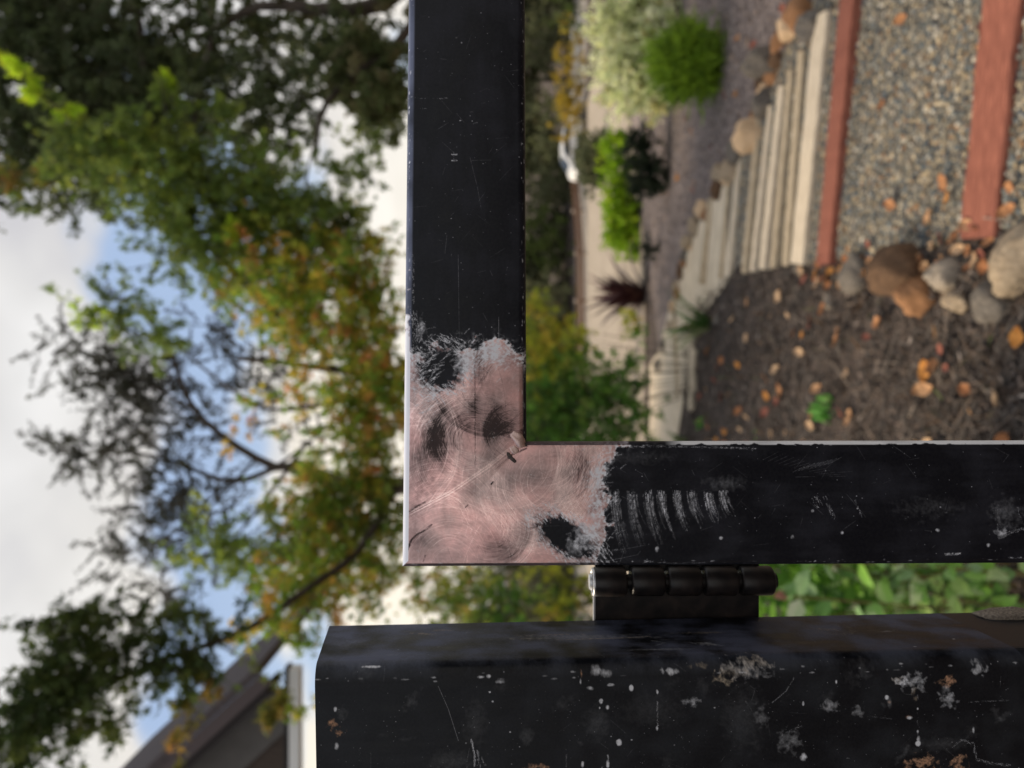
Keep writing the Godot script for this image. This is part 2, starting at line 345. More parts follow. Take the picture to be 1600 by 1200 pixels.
	for y in th:
		for x in tw:
			var i := y * tw + x
			var gx := x / PPM if for_rail else y / PPM - 6.0
			var gy := y / PPM - 6.0 if for_rail else x / PPM
			var rg := (ragged[i] - 128) / 128.0
			var edge := 0.0
			if for_rail:
				edge = tab(gy, [0.0, 3.0, 6.0, 12.0, 17.0, 23.0, 30.0, 35.0, 40.0, 46.0, 50.0], [88.0, 85.0, 86.0, 90.0, 91.0, 90.5, 90.0, 92.0, 93.5, 88.0, 86.0]) - gx
			else:
				edge = tab(gx, [0.0, 3.0, 10.0, 22.0, 30.0, 38.0, 42.0, 47.0, 50.0], [78.0, 80.0, 82.0, 82.5, 81.5, 82.0, 85.0, 88.0, 92.0]) - gy
			edge += rg * 5.0
			var bare := clampf(edge / 1.2 + 0.5, 0, 1) * (1.0 - clampf(keep[i], 0, 1))
			var near := exp(-absf(edge) / (3.0 if edge > 0 else 0.7)) * clampf(0.7 + (fine[i] - 125) / 60.0 + (streak[i] - 128) / 160.0, 0, 1.2)
			var wh := clampf(white[i] + near * 0.9 * clampf(1.2 - keep[i], 0, 1), 0, 1)
			var sh := shine[i]
			var dk := dark[i]
			# top edge rubbed to bright metal near the corner
			if for_rail and gy < 2.6:
				bare = maxf(bare, clampf((108.0 + rg * 30.0 - gx) / 10.0, 0, 1) * clampf((2.6 - gy) * 1.5, 0, 1))
				wh = maxf(wh, bare * 0.95)
				dk = 0.0
			var edge_sheen := 0.0  # sky reflection on the rounded edges, painted as a pale strip
			if for_rail: edge_sheen = clampf((3.3 - gy) * 1.2, 0, 1) * clampf(0.85 + 0.5 * (blot[i] - 128) / 128.0, 0, 1)
			else: edge_sheen = clampf((gx - 48.9 - 0.9 * maxf(0.0, (ragged[i] - 140) / 100.0)) * 2.5, 0, 1) * clampf(0.95 + 0.5 * (streak[i] - 128) / 128.0, 0, 1) * clampf((gy - 108.0) / 8.0, 0, 1)
			# outer and inner rounded edges stayed painted
			if for_rail and gy > 48.6: bare *= clampf((49.6 - gy), 0, 1)
			wh = minf(wh, 0.95)
			if not for_rail and (gx < 1.4 or gx > 49.0):
				bare *= 0.15
				wh *= 0.4
			var f := (fine[i] - 128) / 128.0
			var bl := (blot[i] - 128) / 128.0
			var sk := (streak[i] - 128) / 128.0
			var light := clampf(0.92 + 0.34 * bl + 0.16 * sk + 0.10 * f + 0.75 * sh - 0.62 * dk, 0.12, 1.9)
			var pink := clampf(0.5 + bl * 0.5 - sh * 0.5, 0, 1)
			var mr := lerpf(0.56, 0.66, pink) * light
			var mg := lerpf(0.435, 0.40, pink) * light
			var mb := lerpf(0.422, 0.39, pink) * light
			var haze := clampf(0.2 + bl * 0.9 + sk * 0.4, 0, 1) * 0.011
			var pr := 0.0032 + haze + 0.003 * f
			var pg := 0.0040 + haze + 0.003 * f
			var pb := 0.0078 + haze * 1.3 + 0.003 * f
			pr = lerpf(pr, 0.17 if for_rail else 0.72, edge_sheen)
			pg = lerpf(pg, 0.19 if for_rail else 0.72, edge_sheen)
			pb = lerpf(pb, 0.27 if for_rail else 0.73, edge_sheen)
			var r := lerpf(pr, mr, bare)
			var g := lerpf(pg, mg, bare)
			var b := lerpf(pb, mb, bare)
			var w2 := wh if for_rail and gy < 2.6 else clampf(wh * (0.8 + 0.6 * f + 0.5 * sk), 0, 1)
			var wt := 0.86 if for_rail and gy < 2.6 else 0.68
			r = lerpf(r, wt, w2)
			g = lerpf(g, wt, w2)
			b = lerpf(b, wt * 1.05, w2)
			put_srgb(col, i * 3, r, g, b)
			orm[i * 3] = 255
			orm[i * 3 + 1] = int(clampf(lerpf(0.40 + 0.12 * bl + 0.05 * sk, 0.36 - 0.10 * bl - 0.10 * sh + 0.12 * dk, bare) + wh * 0.15, 0.2, 0.9) * 255)
			orm[i * 3 + 2] = int(clampf(bare * 0.86 * (1.0 - wh * 0.6), 0, 1) * 255)
			hei[i] = int(clampf(0.55 - 0.2 * bare + 0.10 * f + 0.10 * sh - 0.35 * minf(dk, 1.2) * (1.0 if dk > 0.75 else 0.15) + 0.12 * wh, 0, 1) * 255)
	return worn(texture_of(col, Image.FORMAT_RGB8), texture_of(orm, Image.FORMAT_RGB8), texture_of(hei, Image.FORMAT_L8), 0.008)

func worn(c: Texture2D, o: Texture2D, h: Texture2D, relief: float) -> StandardMaterial3D:
	var m := StandardMaterial3D.new()
	m.albedo_texture = c
	m.roughness_texture = o
	m.roughness_texture_channel = BaseMaterial3D.TEXTURE_CHANNEL_GREEN
	m.metallic = 1.0
	m.metallic_texture = o
	m.metallic_texture_channel = BaseMaterial3D.TEXTURE_CHANNEL_BLUE
	m.metallic_specular = 0.31
	m.heightmap_enabled = true
	m.heightmap_texture = h
	m.heightmap_scale = relief
	m.texture_repeat = false
	return m

func post_material() -> StandardMaterial3D:
	# u down the post, v round it: 0 at the far edge of the side, 52 at the near corner, then the front
	rail_way = true
	tw = 1800
	th = 720
	rng.seed = 41
	var white := blank()
	var tan_ := blank()
	var rust := blank()
	for d in [[8.2, 62.5, 0.80, 1.33, 0.9, 0.3, 0, 0.3], [8.5, 77.9, 1.06, 1.60, 0.8, 0.3, 0, 0.3], [72.1, 56.7, 0.53, 0.53, 1, 0.3, 0, 0.3], [73.2, 60.7, 0.53, 0.53, 1, 0.3, 0, 0.3], [80.3, 73.7, 0.53, 0.53, 1, 0.3, 0, 0.3], [131.1, 56.4, 1.06, 1.60, 1.2, 0.6, 0, 0.1], [118.4, 61.7, 0.80, 1.33, 1, 0.3, 0, 0.3], [121.0, 64.4, 0.80, 1.06, 1, 0.3, 0, 0.3], [117.8, 64.4, 0.53, 0.80, 0.9, 0.3, 0, 0.3], [141.8, 73.7, 0.80, 1.33, 1.2, 0.3, 0, 0.3], [142.0, 58.3, 0.53, 1.06, 1, 0.3, 0, 0.3], [125.8, 79.2, 1.33, 1.60, 1.2, 0.5, 0, 0.2], [110.4, 87.9, 0.80, 1.60, 1.2, 0.3, 0, 0.3], [121.0, 88.1, 0.80, 2.13, 1.2, 0.3, 0, 0.3], [203.5, 87.3, 1.60, 1.86, 1.2, 0.3, 0, 0.3], [203.5, 64.7, 0.53, 1.33, 0.9, 0.3, 0, 0.3], [217.6, 55.7, 0.53, 1.06, 1, 0.3, 0, 0.3], [239.1, 62.8, 1.06, 1.06, 1.2, 0.3, 0, 0.3], [252.2, 82.8, 1.33, 1.33, 1.3, 0.6, 0, 0.1], [252.4, 80.9, 0.80, 1.60, 0.9, 0.3, 0, 0.3], [252.2, 77.7, 0.53, 0.80, 0.9, 0.3, 0, 0.3], [252.2, 67.9, 0.53, 0.80, 0.9, 0.3, 0, 0.3], [249.0, 71.8, 1.60, 0.80, 1, 0.3, 0, 0.3], [258.0, 42.6, 1.33, 0.53, 1, 0.3, 0, 0.3], [280.8, 34.0, 0.80, 0.53, 1, 0.3, 0, 0.3], [276.1, 77.7, 0.53, 1.33, 0.9, 0.3, 0, 0.3], [68.6, 51.3, 1.60, 0.53, 1, 0.3, 0, 0.3], [71.8, 51.1, 1.06, 0.53, 0.9, 0.3, 0, 0.3], [76.6, 52.7, 2.13, 0.80, 0.6, 0.3, 0, 0.3], [116.5, 50.5, 2.39, 1.86, 0.7, 0.3, 0, 0.3], [120.5, 50.9, 3.72, 1.33, 0.6, 0.3, 0, 0.3], [147.9, 50.8, 3.72, 1.06, 0.9, 0.2, 0, 0.6], [156.4, 62.6, 3.19, 2.13, 0.5, 0.1, 0, 0.7], [23.4, 47.7, 4.26, 0.53, 1.2, 0.3, 0, 0.3], [109.9, 53.3, 0.53, 1.33, 0.8, 0.3, 0, 0.3], [122.4, 54.9, 1.60, 0.80, 0.7, 0.3, 0, 0.3], [113.8, 56.0, 1.60, 1.06, 0.7, 0.3, 0, 0.3], [66.0, 69.6, 5.85, 10.64, 0.06, 0, 0, 0.3], [87.2, 75.4, 3.19, 4.26, 0.1, 0, 0, 0.3], [116.5, 70.7, 6.38, 7.98, 0.07, 0, 0, 0.3], [55.3, 85.3, 10.64, 5.32, 0.07, 0, 0, 0.3], [140.4, 65.9, 15.96, 7.98, 0.04, 0, 0, 0.3], [177.7, 69.4, 10.64, 15.96, 0.05, 0, 0, 0.3], [197.6, 80.5, 5.85, 4.79, 0.25, 0, 0.5, 0.6], [214.9, 66.2, 3.72, 2.66, 0.45, 0, 0, 0.6], [226.9, 68.4, 3.19, 2.66, 0.4, 0, 0, 0.6], [250.8, 56.4, 5.32, 3.72, 0.5, 0.1, 0, 0.8], [245.5, 56.0, 3.72, 1.60, 0.6, 0.1, 0, 0.8], [278.8, 52.1, 3.72, 2.66, 0.6, 0.1, 0, 0.8], [265.5, 64.7, 4.26, 3.19, 0.5, 0, 0.6, 0.7], [264.1, 60.7, 2.66, 2.66, 0.3, 0, 0, 0.7], [240.2, 65.5, 1.06, 3.19, 0.25, 0, 0, 0.3], [180.3, 50.5, 10.64, 3.72, 0.3, 0, 0, 0.8], [319.5, 37.8, 5.32, 1.60, 0.35, 0, 0, 0.7], [39.0, -1.0, 10.64, 5.32, 0.08, 0, 0, 0.3], [117.0, 20.6, 37.24, 4.26, 0.22, 0, 0, 0.4], [169.5, 33.5, 6.92, 2.13, 0.35, 0.1, 0.3, 0.6], [147.0, 39.1, 15.96, 1.33, 0.3, 0, 0, 0.3], [258.0, 21.7, 4.26, 1.33, 0.3, 0.1, 0, 0.5], [15.0, 21.8, 15.96, 5.32, 0.05, 0, 0, 0.3], [185.7, 69.6, 5.32, 2.66, 0.2, 0, 1.2, 0.6], [262.8, 83.3, 13.30, 3.72, 0.06, 0, 0, 0.3]]:
		dab(white, Vector2(d[0], d[1] - 6.0), d[2], d[3], d[4], d[5], d[6], d[7])
	for d in [[45.0, 11.1, 6.92, 1.60, 0.45, 0.1, 0.2, 0.8], [54.0, 6.8, 5.32, 1.33, 0.4, 0.1, 0, 0.8], [105.0, 16.6, 15.96, 1.06, 0.4, 0.1, 0, 0.7], [90.0, 21.2, 10.64, 0.80, 0.45, 0.1, 0, 0.7], [129.0, 23.3, 18.62, 0.53, 0.6, 0.2, 0, 0.6], [174.0, 18.4, 9.58, 1.33, 0.5, 0.1, 0, 0.6], [183.0, 49.0, 6.92, 2.66, 0.6, 0.1, 0, 0.9], [169.7, 53.8, 4.26, 2.13, 0.6, 0.1, 0.3, 0.9], [161.7, 49.5, 4.79, 0.80, 0.5, 0.1, 0, 0.7], [175.0, 51.4, 6.92, 2.13, 0.4, 0.1, 0, 0.9], [232.5, 17.0, 6.92, 1.86, 0.35, 0.1, 0.2, 0.7], [244.2, 55.7, 2.66, 1.33, 0.6, 0.1, 0, 0.9], [250.8, 60.4, 1.60, 3.72, 0.35, 0.1, 0, 0.9], [318.0, 13.3, 9.04, 3.19, 0.9, 0.4, 0, 0.4], [324.0, 7.2, 6.38, 3.72, 0.8, 0.4, 0, 0.4]]:
		dab(tan_, Vector2(d[0], d[1] - 6.0), d[2], d[3], d[4], d[5], d[6], d[7])
	for d in [[6.9, 68.8, 1.86, 2.39, 0.9, 0.2, 0.4, 0.7], [10.1, 72.1, 2.39, 1.60, 0.6, 0.1, 0.6, 0.9], [266.0, 56.5, 2.39, 2.93, 1.0, 0.3, 0.3, 0.5], [262.8, 57.5, 2.13, 1.33, 0.5, 0.1, 0, 0.8], [254.8, 90.8, 6.38, 3.19, 0.9, 0.3, 0, 0.6], [269.5, 91.4, 3.72, 3.19, 0.9, 0.2, 0, 0.7], [248.2, 91.7, 2.66, 2.13, 0.8, 0.2, 0, 0.6], [91.2, 88.5, 5.32, 1.33, 0.8, 0.2, 0, 0.6], [240.2, 64.9, 0.80, 0.80, 0.5, 0.3, 0, 0.3], [110.4, 51.0, 0.53, 1.33, 0.6, 0.3, 0, 0.3], [248.7, 71.5, 1.60, 0.80, 0.6, 0.3, 0, 0.3]]:
		dab(rust, Vector2(d[0], d[1] - 6.0), d[2], d[3], d[4], d[5], d[6], d[7])
	for l in [[PackedVector2Array([Vector2(50.8, 47.9), Vector2(54.8, 57.5), Vector2(58.8, 70.9)]), 0.5, 1.3, 0.15], [PackedVector2Array([Vector2(64.1, 70.2), Vector2(65.4, 76.9), Vector2(65.4, 82.2)]), 0.9, 4, 0.25], [PackedVector2Array([Vector2(66.5, 74.8), Vector2(67.6, 82.3)]), 0.6, 3, 0.3], [PackedVector2Array([Vector2(67.0, 75.6), Vector2(70.0, 81.8)]), 0.5, 3, 0.3], [PackedVector2Array([Vector2(63.3, 74.2), Vector2(62.2, 79.5)]), 0.3, 1, 0.3], [PackedVector2Array([Vector2(190.2, 58.1), Vector2(196.3, 53.2), Vector2(199.8, 47.4)]), 0.35, 2, 0.3], [PackedVector2Array([Vector2(142.0, 56.0), Vector2(142.0, 67.9)]), 0.5, 3, 0.4], [PackedVector2Array([Vector2(252.2, 78.3), Vector2(252.2, 55.7)]), 0.4, 2, 0.6], [PackedVector2Array([Vector2(121.0, 83.4), Vector2(121.0, 78.1)]), 0.7, 4, 0.3], [PackedVector2Array([Vector2(103.7, 77.7), Vector2(103.5, 83.1)]), 0.3, 2, 0.3], [PackedVector2Array([Vector2(270.8, 75.6), Vector2(276.1, 77.5), Vector2(277.4, 84.2), Vector2(284.1, 86.0), Vector2(292.1, 87.2)]), 0.55, 6, 0.5], [PackedVector2Array([Vector2(270.8, 75.6), Vector2(266.8, 79.2)]), 0.35, 4, 0.5], [PackedVector2Array([Vector2(273.4, 59.7), Vector2(292.1, 59.3)]), 0.35, 2, 0.4], [PackedVector2Array([Vector2(194.2, 71.8), Vector2(203.0, 68.0)]), 0.3, 5, 0.6], [PackedVector2Array([Vector2(159.0, 20.3), Vector2(147.0, 21.7), Vector2(152.4, 24.6), Vector2(147.0, 28.4), Vector2(144.0, 29.6)]), 0.5, 2, 0.3], [PackedVector2Array([Vector2(230.9, 64.6), Vector2(241.5, 66.1)]), 0.2, 2, 0.4], [PackedVector2Array([Vector2(51.0, 24.7), Vector2(57.0, 18.1)]), 0.4, 2, 0.4], [PackedVector2Array([Vector2(69.0, 22.2), Vector2(75.0, 20.5)]), 0.5, 3, 0.5], [PackedVector2Array([Vector2(183.0, 52.9), Vector2(181.7, 56.8)]), 0.2, 1, 0.3], [PackedVector2Array([Vector2(179.0, 56.8), Vector2(182.5, 62.2)]), 0.25, 2, 0.3]]:
		stroke(white, l[0], l[1], l[2], l[3])
	for l in [[PackedVector2Array([Vector2(239.4, 1.6), Vector2(241.6, 3.3), Vector2(243.4, 5.4), Vector2(244.4, 7.8), Vector2(244.8, 10.4), Vector2(244.4, 12.9), Vector2(243.4, 15.2), Vector2(241.6, 17.2), Vector2(239.4, 18.6), Vector2(236.8, 19.5), Vector2(234.0, 19.7), Vector2(231.2, 19.2), Vector2(228.6, 18.1), Vector2(226.4, 16.4), Vector2(224.6, 14.2), Vector2(223.6, 11.8), Vector2(223.2, 9.2), Vector2(223.6, 6.7), Vector2(224.6, 4.3)]), 0.45, 1.6, 0.35], [PackedVector2Array([Vector2(239.2, 2.8), Vector2(241.3, 4.3), Vector2(242.9, 6.2), Vector2(243.9, 8.4), Vector2(244.2, 10.7), Vector2(243.9, 12.9), Vector2(242.9, 15.0), Vector2(241.3, 16.7), Vector2(239.2, 18.0), Vector2(236.9, 18.8), Vector2(234.3, 19.0), Vector2(231.7, 18.5), Vector2(229.3, 17.5), Vector2(227.3, 16.0), Vector2(225.7, 14.1), Vector2(224.7, 11.9), Vector2(224.4, 9.6), Vector2(224.7, 7.3), Vector2(225.7, 5.3)]), 0.45, 1.6, 0.35], [PackedVector2Array([Vector2(239.1, 4.0), Vector2(241.0, 5.4), Vector2(242.4, 7.1), Vector2(243.3, 9.0), Vector2(243.6, 11.0), Vector2(243.3, 13.0), Vector2(242.4, 14.8), Vector2(241.0, 16.3), Vector2(239.1, 17.4), Vector2(236.9, 18.1), Vector2(234.6, 18.2), Vector2(232.3, 17.9), Vector2(230.1, 17.0), Vector2(228.2, 15.6), Vector2(226.8, 13.9), Vector2(225.9, 12.0), Vector2(225.6, 10.0), Vector2(225.9, 8.0), Vector2(226.8, 6.2)]), 0.45, 1.6, 0.35], [PackedVector2Array([Vector2(238.9, 5.3), Vector2(240.6, 6.4), Vector2(241.9, 7.9), Vector2(242.7, 9.5), Vector2(243.0, 11.3), Vector2(242.7, 13.0), Vector2(241.9, 14.6), Vector2(240.6, 15.9), Vector2(238.9, 16.9), Vector2(237.0, 17.4), Vector2(234.9, 17.5), Vector2(232.8, 17.2), Vector2(230.8, 16.4), Vector2(229.2, 15.3), Vector2(227.9, 13.8), Vector2(227.1, 12.1), Vector2(226.8, 10.4), Vector2(227.1, 8.7), Vector2(227.9, 7.1)]), 0.45, 1.6, 0.35], [PackedVector2Array([Vector2(238.8, 6.5), Vector2(240.3, 7.5), Vector2(241.4, 8.7), Vector2(242.2, 10.1), Vector2(242.4, 11.6), Vector2(242.2, 13.0), Vector2(241.4, 14.3), Vector2(240.3, 15.5), Vector2(238.8, 16.3), Vector2(237.1, 16.7), Vector2(235.2, 16.8), Vector2(233.3, 16.5), Vector2(231.6, 15.9), Vector2(230.1, 14.9), Vector2(229.0, 13.7), Vector2(228.2, 12.3), Vector2(228.0, 10.8), Vector2(228.2, 9.3), Vector2(229.0, 8.0)]), 0.45, 1.6, 0.35], [PackedVector2Array([Vector2(55.0, -1.1), Vector2(55.2, 0.5), Vector2(55.1, 2.1), Vector2(54.8, 3.7), Vector2(54.1, 5.1), Vector2(53.2, 6.5), Vector2(52.1, 7.7), Vector2(50.8, 8.8), Vector2(49.3, 9.7), Vector2(47.6, 10.4), Vector2(45.8, 10.8), Vector2(43.9, 11.1), Vector2(42.0, 11.1), Vector2(40.1, 10.8), Vector2(38.2, 10.4), Vector2(36.4, 9.7), Vector2(34.7, 8.8), Vector2(33.2, 7.8), Vector2(31.9, 6.5)]), 0.3, 1.3, 0.4], [PackedVector2Array([Vector2(53.8, -0.9), Vector2(54.0, 0.5), Vector2(53.9, 1.9), Vector2(53.6, 3.2), Vector2(53.0, 4.5), Vector2(52.2, 5.7), Vector2(51.2, 6.8), Vector2(50.0, 7.7), Vector2(48.6, 8.5), Vector2(47.1, 9.1), Vector2(45.4, 9.5), Vector2(43.7, 9.7), Vector2(42.0, 9.7), Vector2(40.3, 9.5), Vector2(38.6, 9.1), Vector2(36.9, 8.5), Vector2(35.4, 7.7), Vector2(34.0, 6.8), Vector2(32.8, 5.7)]), 0.3, 1.3, 0.4], [PackedVector2Array([Vector2(52.6, -0.7), Vector2(52.8, 0.5), Vector2(52.7, 1.7), Vector2(52.4, 2.8), Vector2(51.9, 3.9), Vector2(51.2, 4.9), Vector2(50.3, 5.9), Vector2(49.2, 6.6), Vector2(47.9, 7.3), Vector2(46.6, 7.8), Vector2(45.1, 8.2), Vector2(43.6, 8.3), Vector2(42.0, 8.3), Vector2(40.4, 8.1), Vector2(38.9, 7.8), Vector2(37.4, 7.3), Vector2(36.1, 6.6), Vector2(34.8, 5.8), Vector2(33.7, 4.9)]), 0.3, 1.3, 0.4], [PackedVector2Array([Vector2(51.5, -0.6), Vector2(51.6, 0.4), Vector2(51.5, 1.4), Vector2(51.3, 2.4), Vector2(50.8, 3.3), Vector2(50.2, 4.2), Vector2(49.4, 4.9), Vector2(48.4, 5.6), Vector2(47.3, 6.1), Vector2(46.1, 6.5), Vector2(44.8, 6.8), Vector2(43.4, 6.9), Vector2(42.0, 6.9), Vector2(40.6, 6.8), Vector2(39.2, 6.5), Vector2(37.9, 6.1), Vector2(36.7, 5.5), Vector2(35.6, 4.8), Vector2(34.6, 4.0)]), 0.3, 1.3, 0.4], [PackedVector2Array([Vector2(105.0, 18.0), Vector2(126.0, 17.2), Vector2(148.5, 15.7)]), 0.7, 3, 0.2], [PackedVector2Array([Vector2(156.0, 12.1), Vector2(183.0, 10.3)]), 0.6, 8, 0.6], [PackedVector2Array([Vector2(269.5, 3.1), Vector2(268.9, 3.9), Vector2(268.3, 4.7), Vector2(267.6, 5.4), Vector2(266.7, 6.0), Vector2(265.8, 6.6), Vector2(264.7, 7.1), Vector2(263.6, 7.5), Vector2(262.5, 7.9), Vector2(261.2, 8.1), Vector2(259.9, 8.3), Vector2(258.6, 8.4), Vector2(257.3, 8.5), Vector2(256.0, 8.4), Vector2(254.6, 8.2), Vector2(253.3, 8.0), Vector2(252.0, 7.7), Vector2(250.8, 7.3), Vector2(249.6, 6.8)]), 0.35, 2, 0.3], [PackedVector2Array([Vector2(270.0, -3.2), Vector2(285.0, 13.9)]), 0.25, 2, 0.4], [PackedVector2Array([Vector2(75.0, 8.9), Vector2(117.0, 9.9)]), 0.35, 6, 0.6]]:
		stroke(tan_, l[0], l[1], l[2], l[3])
	for i in 900:
		var p := Vector2(rng.randf_range(0, 300), rng.randf_range(50, 114))
		if rng.randf() < 0.16: p.y = rng.randf_range(0, 50)
		var s := rng.randf_range(0.08, 0.22) * (1.9 if rng.randf() < 0.05 else 1.0)
		dab(white, p, s * rng.randf_range(0.8, 1.6), s, rng.randf_range(0.1, 0.7), 0.3)
	for i in 50:
		var p := Vector2(rng.randf_range(0, 300), rng.randf_range(0, 114))
		dab(white, p, rng.randf_range(2, 6), rng.randf_range(1, 4), rng.randf_range(0.02, 0.07), 0.0, rng.randf() * TAU, 0.6)
	for i in 60:
		var p := Vector2(rng.randf_range(0, 300), rng.randf_range(0, 114))
		var w := Vector2.from_angle(rng.randf() * TAU) * rng.randf_range(1.0, 10.0)
		stroke(white, PackedVector2Array([p, p + w]), rng.randf_range(0.04, 0.18), 1.0, 0.25)
	for i in 36:
		dab(white, Vector2(rng.randf_range(0, 300), 45.2 + rng.randf_range(-1.0, 1.2)), rng.randf_range(0.3, 2.0), 0.3, rng.randf_range(0.15, 0.6), 0.2, 0.0, 0.5)
	var streak := noise_bytes(0.03, 14, 12.0, 1.0)
	var blot := noise_bytes(0.006, 19, 1.0, 1.0, 5)
	var fine := noise_bytes(0.11, 22, 1.0, 1.0, 3)
	var col := PackedByteArray()
	col.resize(tw * th * 3)
	var orm := PackedByteArray()
	orm.resize(tw * th * 3)
	var hei := PackedByteArray()
	hei.resize(tw * th)
	for y in th:
		var s := y / PPM
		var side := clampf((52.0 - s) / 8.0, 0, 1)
		for x in tw:
			var i := y * tw + x
			var f := (fine[i] - 128) / 128.0
			var bl := (blot[i] - 128) / 128.0
			var sk := (streak[i] - 128) / 128.0
			var haze := clampf(0.2 + bl * 0.9, 0, 1) * 0.010 + side * clampf(0.55 + sk * 0.22 + bl * 0.9 + 0.15 * f, 0, 1) * 0.085  # side term: blue-grey sky sheen of the side face, painted in
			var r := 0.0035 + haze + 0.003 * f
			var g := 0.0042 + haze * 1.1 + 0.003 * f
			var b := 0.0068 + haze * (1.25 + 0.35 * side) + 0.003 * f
			var t := clampf(tan_[i] * (0.9 + 0.7 * f + 0.3 * sk), 0, 1)
			r = lerpf(r, 0.34, t)
			g = lerpf(g, 0.28, t)
			b = lerpf(b, 0.21, t)
			var u := clampf(rust[i] * (0.9 + 0.9 * f), 0, 1)
			r = lerpf(r, 0.36, u)
			g = lerpf(g, 0.21, u)
			b = lerpf(b, 0.13, u)
			var w := clampf(white[i] * (0.9 + 0.4 * f), 0, 1)
			r = lerpf(r, 0.58, w)
			g = lerpf(g, 0.58, w)
			b = lerpf(b, 0.60, w)
			put_srgb(col, i * 3, r, g, b)
			orm[i * 3] = 255
			orm[i * 3 + 1] = int(clampf(0.46 + 0.14 * bl + 0.08 * sk + 0.3 * (t + u + w), 0.25, 0.95) * 255)
			orm[i * 3 + 2] = 0
			hei[i] = int(clampf(0.4 + 0.08 * f + 0.15 * bl + 0.25 * w + 0.3 * t + 0.3 * u, 0, 1) * 255)
	return worn(texture_of(col, Image.FORMAT_RGB8), texture_of(orm, Image.FORMAT_RGB8), texture_of(hei, Image.FORMAT_L8), 0.012)

# ---------------------------------------------------------------- ground textures
func chips_texture(base: Array, strokes: int, sd: int, longest: float) -> ImageTexture:
	var n := 512
	tw = n
	th = n
	rng.seed = sd
	var im := Image.create(n, n, false, Image.FORMAT_RGB8)
	im.fill(Color(base[0][0], base[0][1], base[0][2]).linear_to_srgb())
	for i in strokes:
		var c: Array = base[rng.randi() % base.size()]
		var k := rng.randf_range(0.6, 1.3)
		var q := Color(c[0] * k, c[1] * k, c[2] * k).linear_to_srgb()
		var p := Vector2(rng.randf() * n, rng.randf() * n)
		var d := Vector2.from_angle(rng.randf() * TAU)
		var l := rng.randf_range(1, longest)
		var w := rng.randi_range(1, 3)
		for t in int(l):
			var e := p + d * t
			for s in w:
				im.set_pixel(posmod(int(e.x - d.y * s), n), posmod(int(e.y + d.x * s), n), q)
	return ImageTexture.create_from_image(im)
func pebble_texture(cols: Array, count: int, sd: int) -> ImageTexture:
	var n := 512
	rng.seed = sd
	var im := Image.create(n, n, false, Image.FORMAT_RGB8)
	im.fill(Color(0.10, 0.09, 0.075).linear_to_srgb())
	for i in count:
		var c: Array = cols[rng.randi() % cols.size()]
		var k := rng.randf_range(0.7, 1.25)
		var q := Color(c[0] * k, c[1] * k, c[2] * k).linear_to_srgb()
		var r := rng.randf_range(1.5, 5.5)
		var cx := rng.randf() * n
		var cy := rng.randf() * n
		var st := rng.randf_range(0.6, 1.0)
		for y in range(int(-r), int(r) + 1):
			for x in range(int(-r), int(r) + 1):
				if x * x + y * y / (st * st) <= r * r:
					im.set_pixel(posmod(int(cx + x), n), posmod(int(cy + y), n), q)
	return ImageTexture.create_from_image(im)
func ground_mat(t: Texture2D, tile: float, relief := 0.0) -> StandardMaterial3D:
	var m := StandardMaterial3D.new()
	m.albedo_texture = t
	m.uv1_triplanar = true
	m.uv1_world_triplanar = true
	m.uv1_scale = Vector3.ONE / tile
	m.roughness = 0.95
	m.metallic_specular = 0.25
	if relief > 0.0:
		m.heightmap_enabled = true
		m.heightmap_texture = t
		m.heightmap_scale = relief
	return m
func noisy(a: Color, b: Color, freq: float, tile: float, sd: int, rough := 0.85, stretch := Vector3.ONE, relief := 0.0) -> StandardMaterial3D:
	var n := FastNoiseLite.new()
	n.seed = sd
	n.frequency = freq
	n.fractal_octaves = 5
	var t := NoiseTexture2D.new()
	t.width = 256
	t.height = 256
	t.seamless = true
	t.noise = n
	var g := Gradient.new()
	g.set_color(0, a.linear_to_srgb())
	g.set_color(1, b.linear_to_srgb())
	t.color_ramp = g
	var m := StandardMaterial3D.new()
	m.albedo_texture = t
	m.uv1_triplanar = true
	m.uv1_scale = stretch / tile
	m.roughness = rough
	m.metallic_specular = 0.3
	if relief > 0.0:
		m.heightmap_enabled = true
		m.heightmap_texture = t
		m.heightmap_scale = relief
	return m

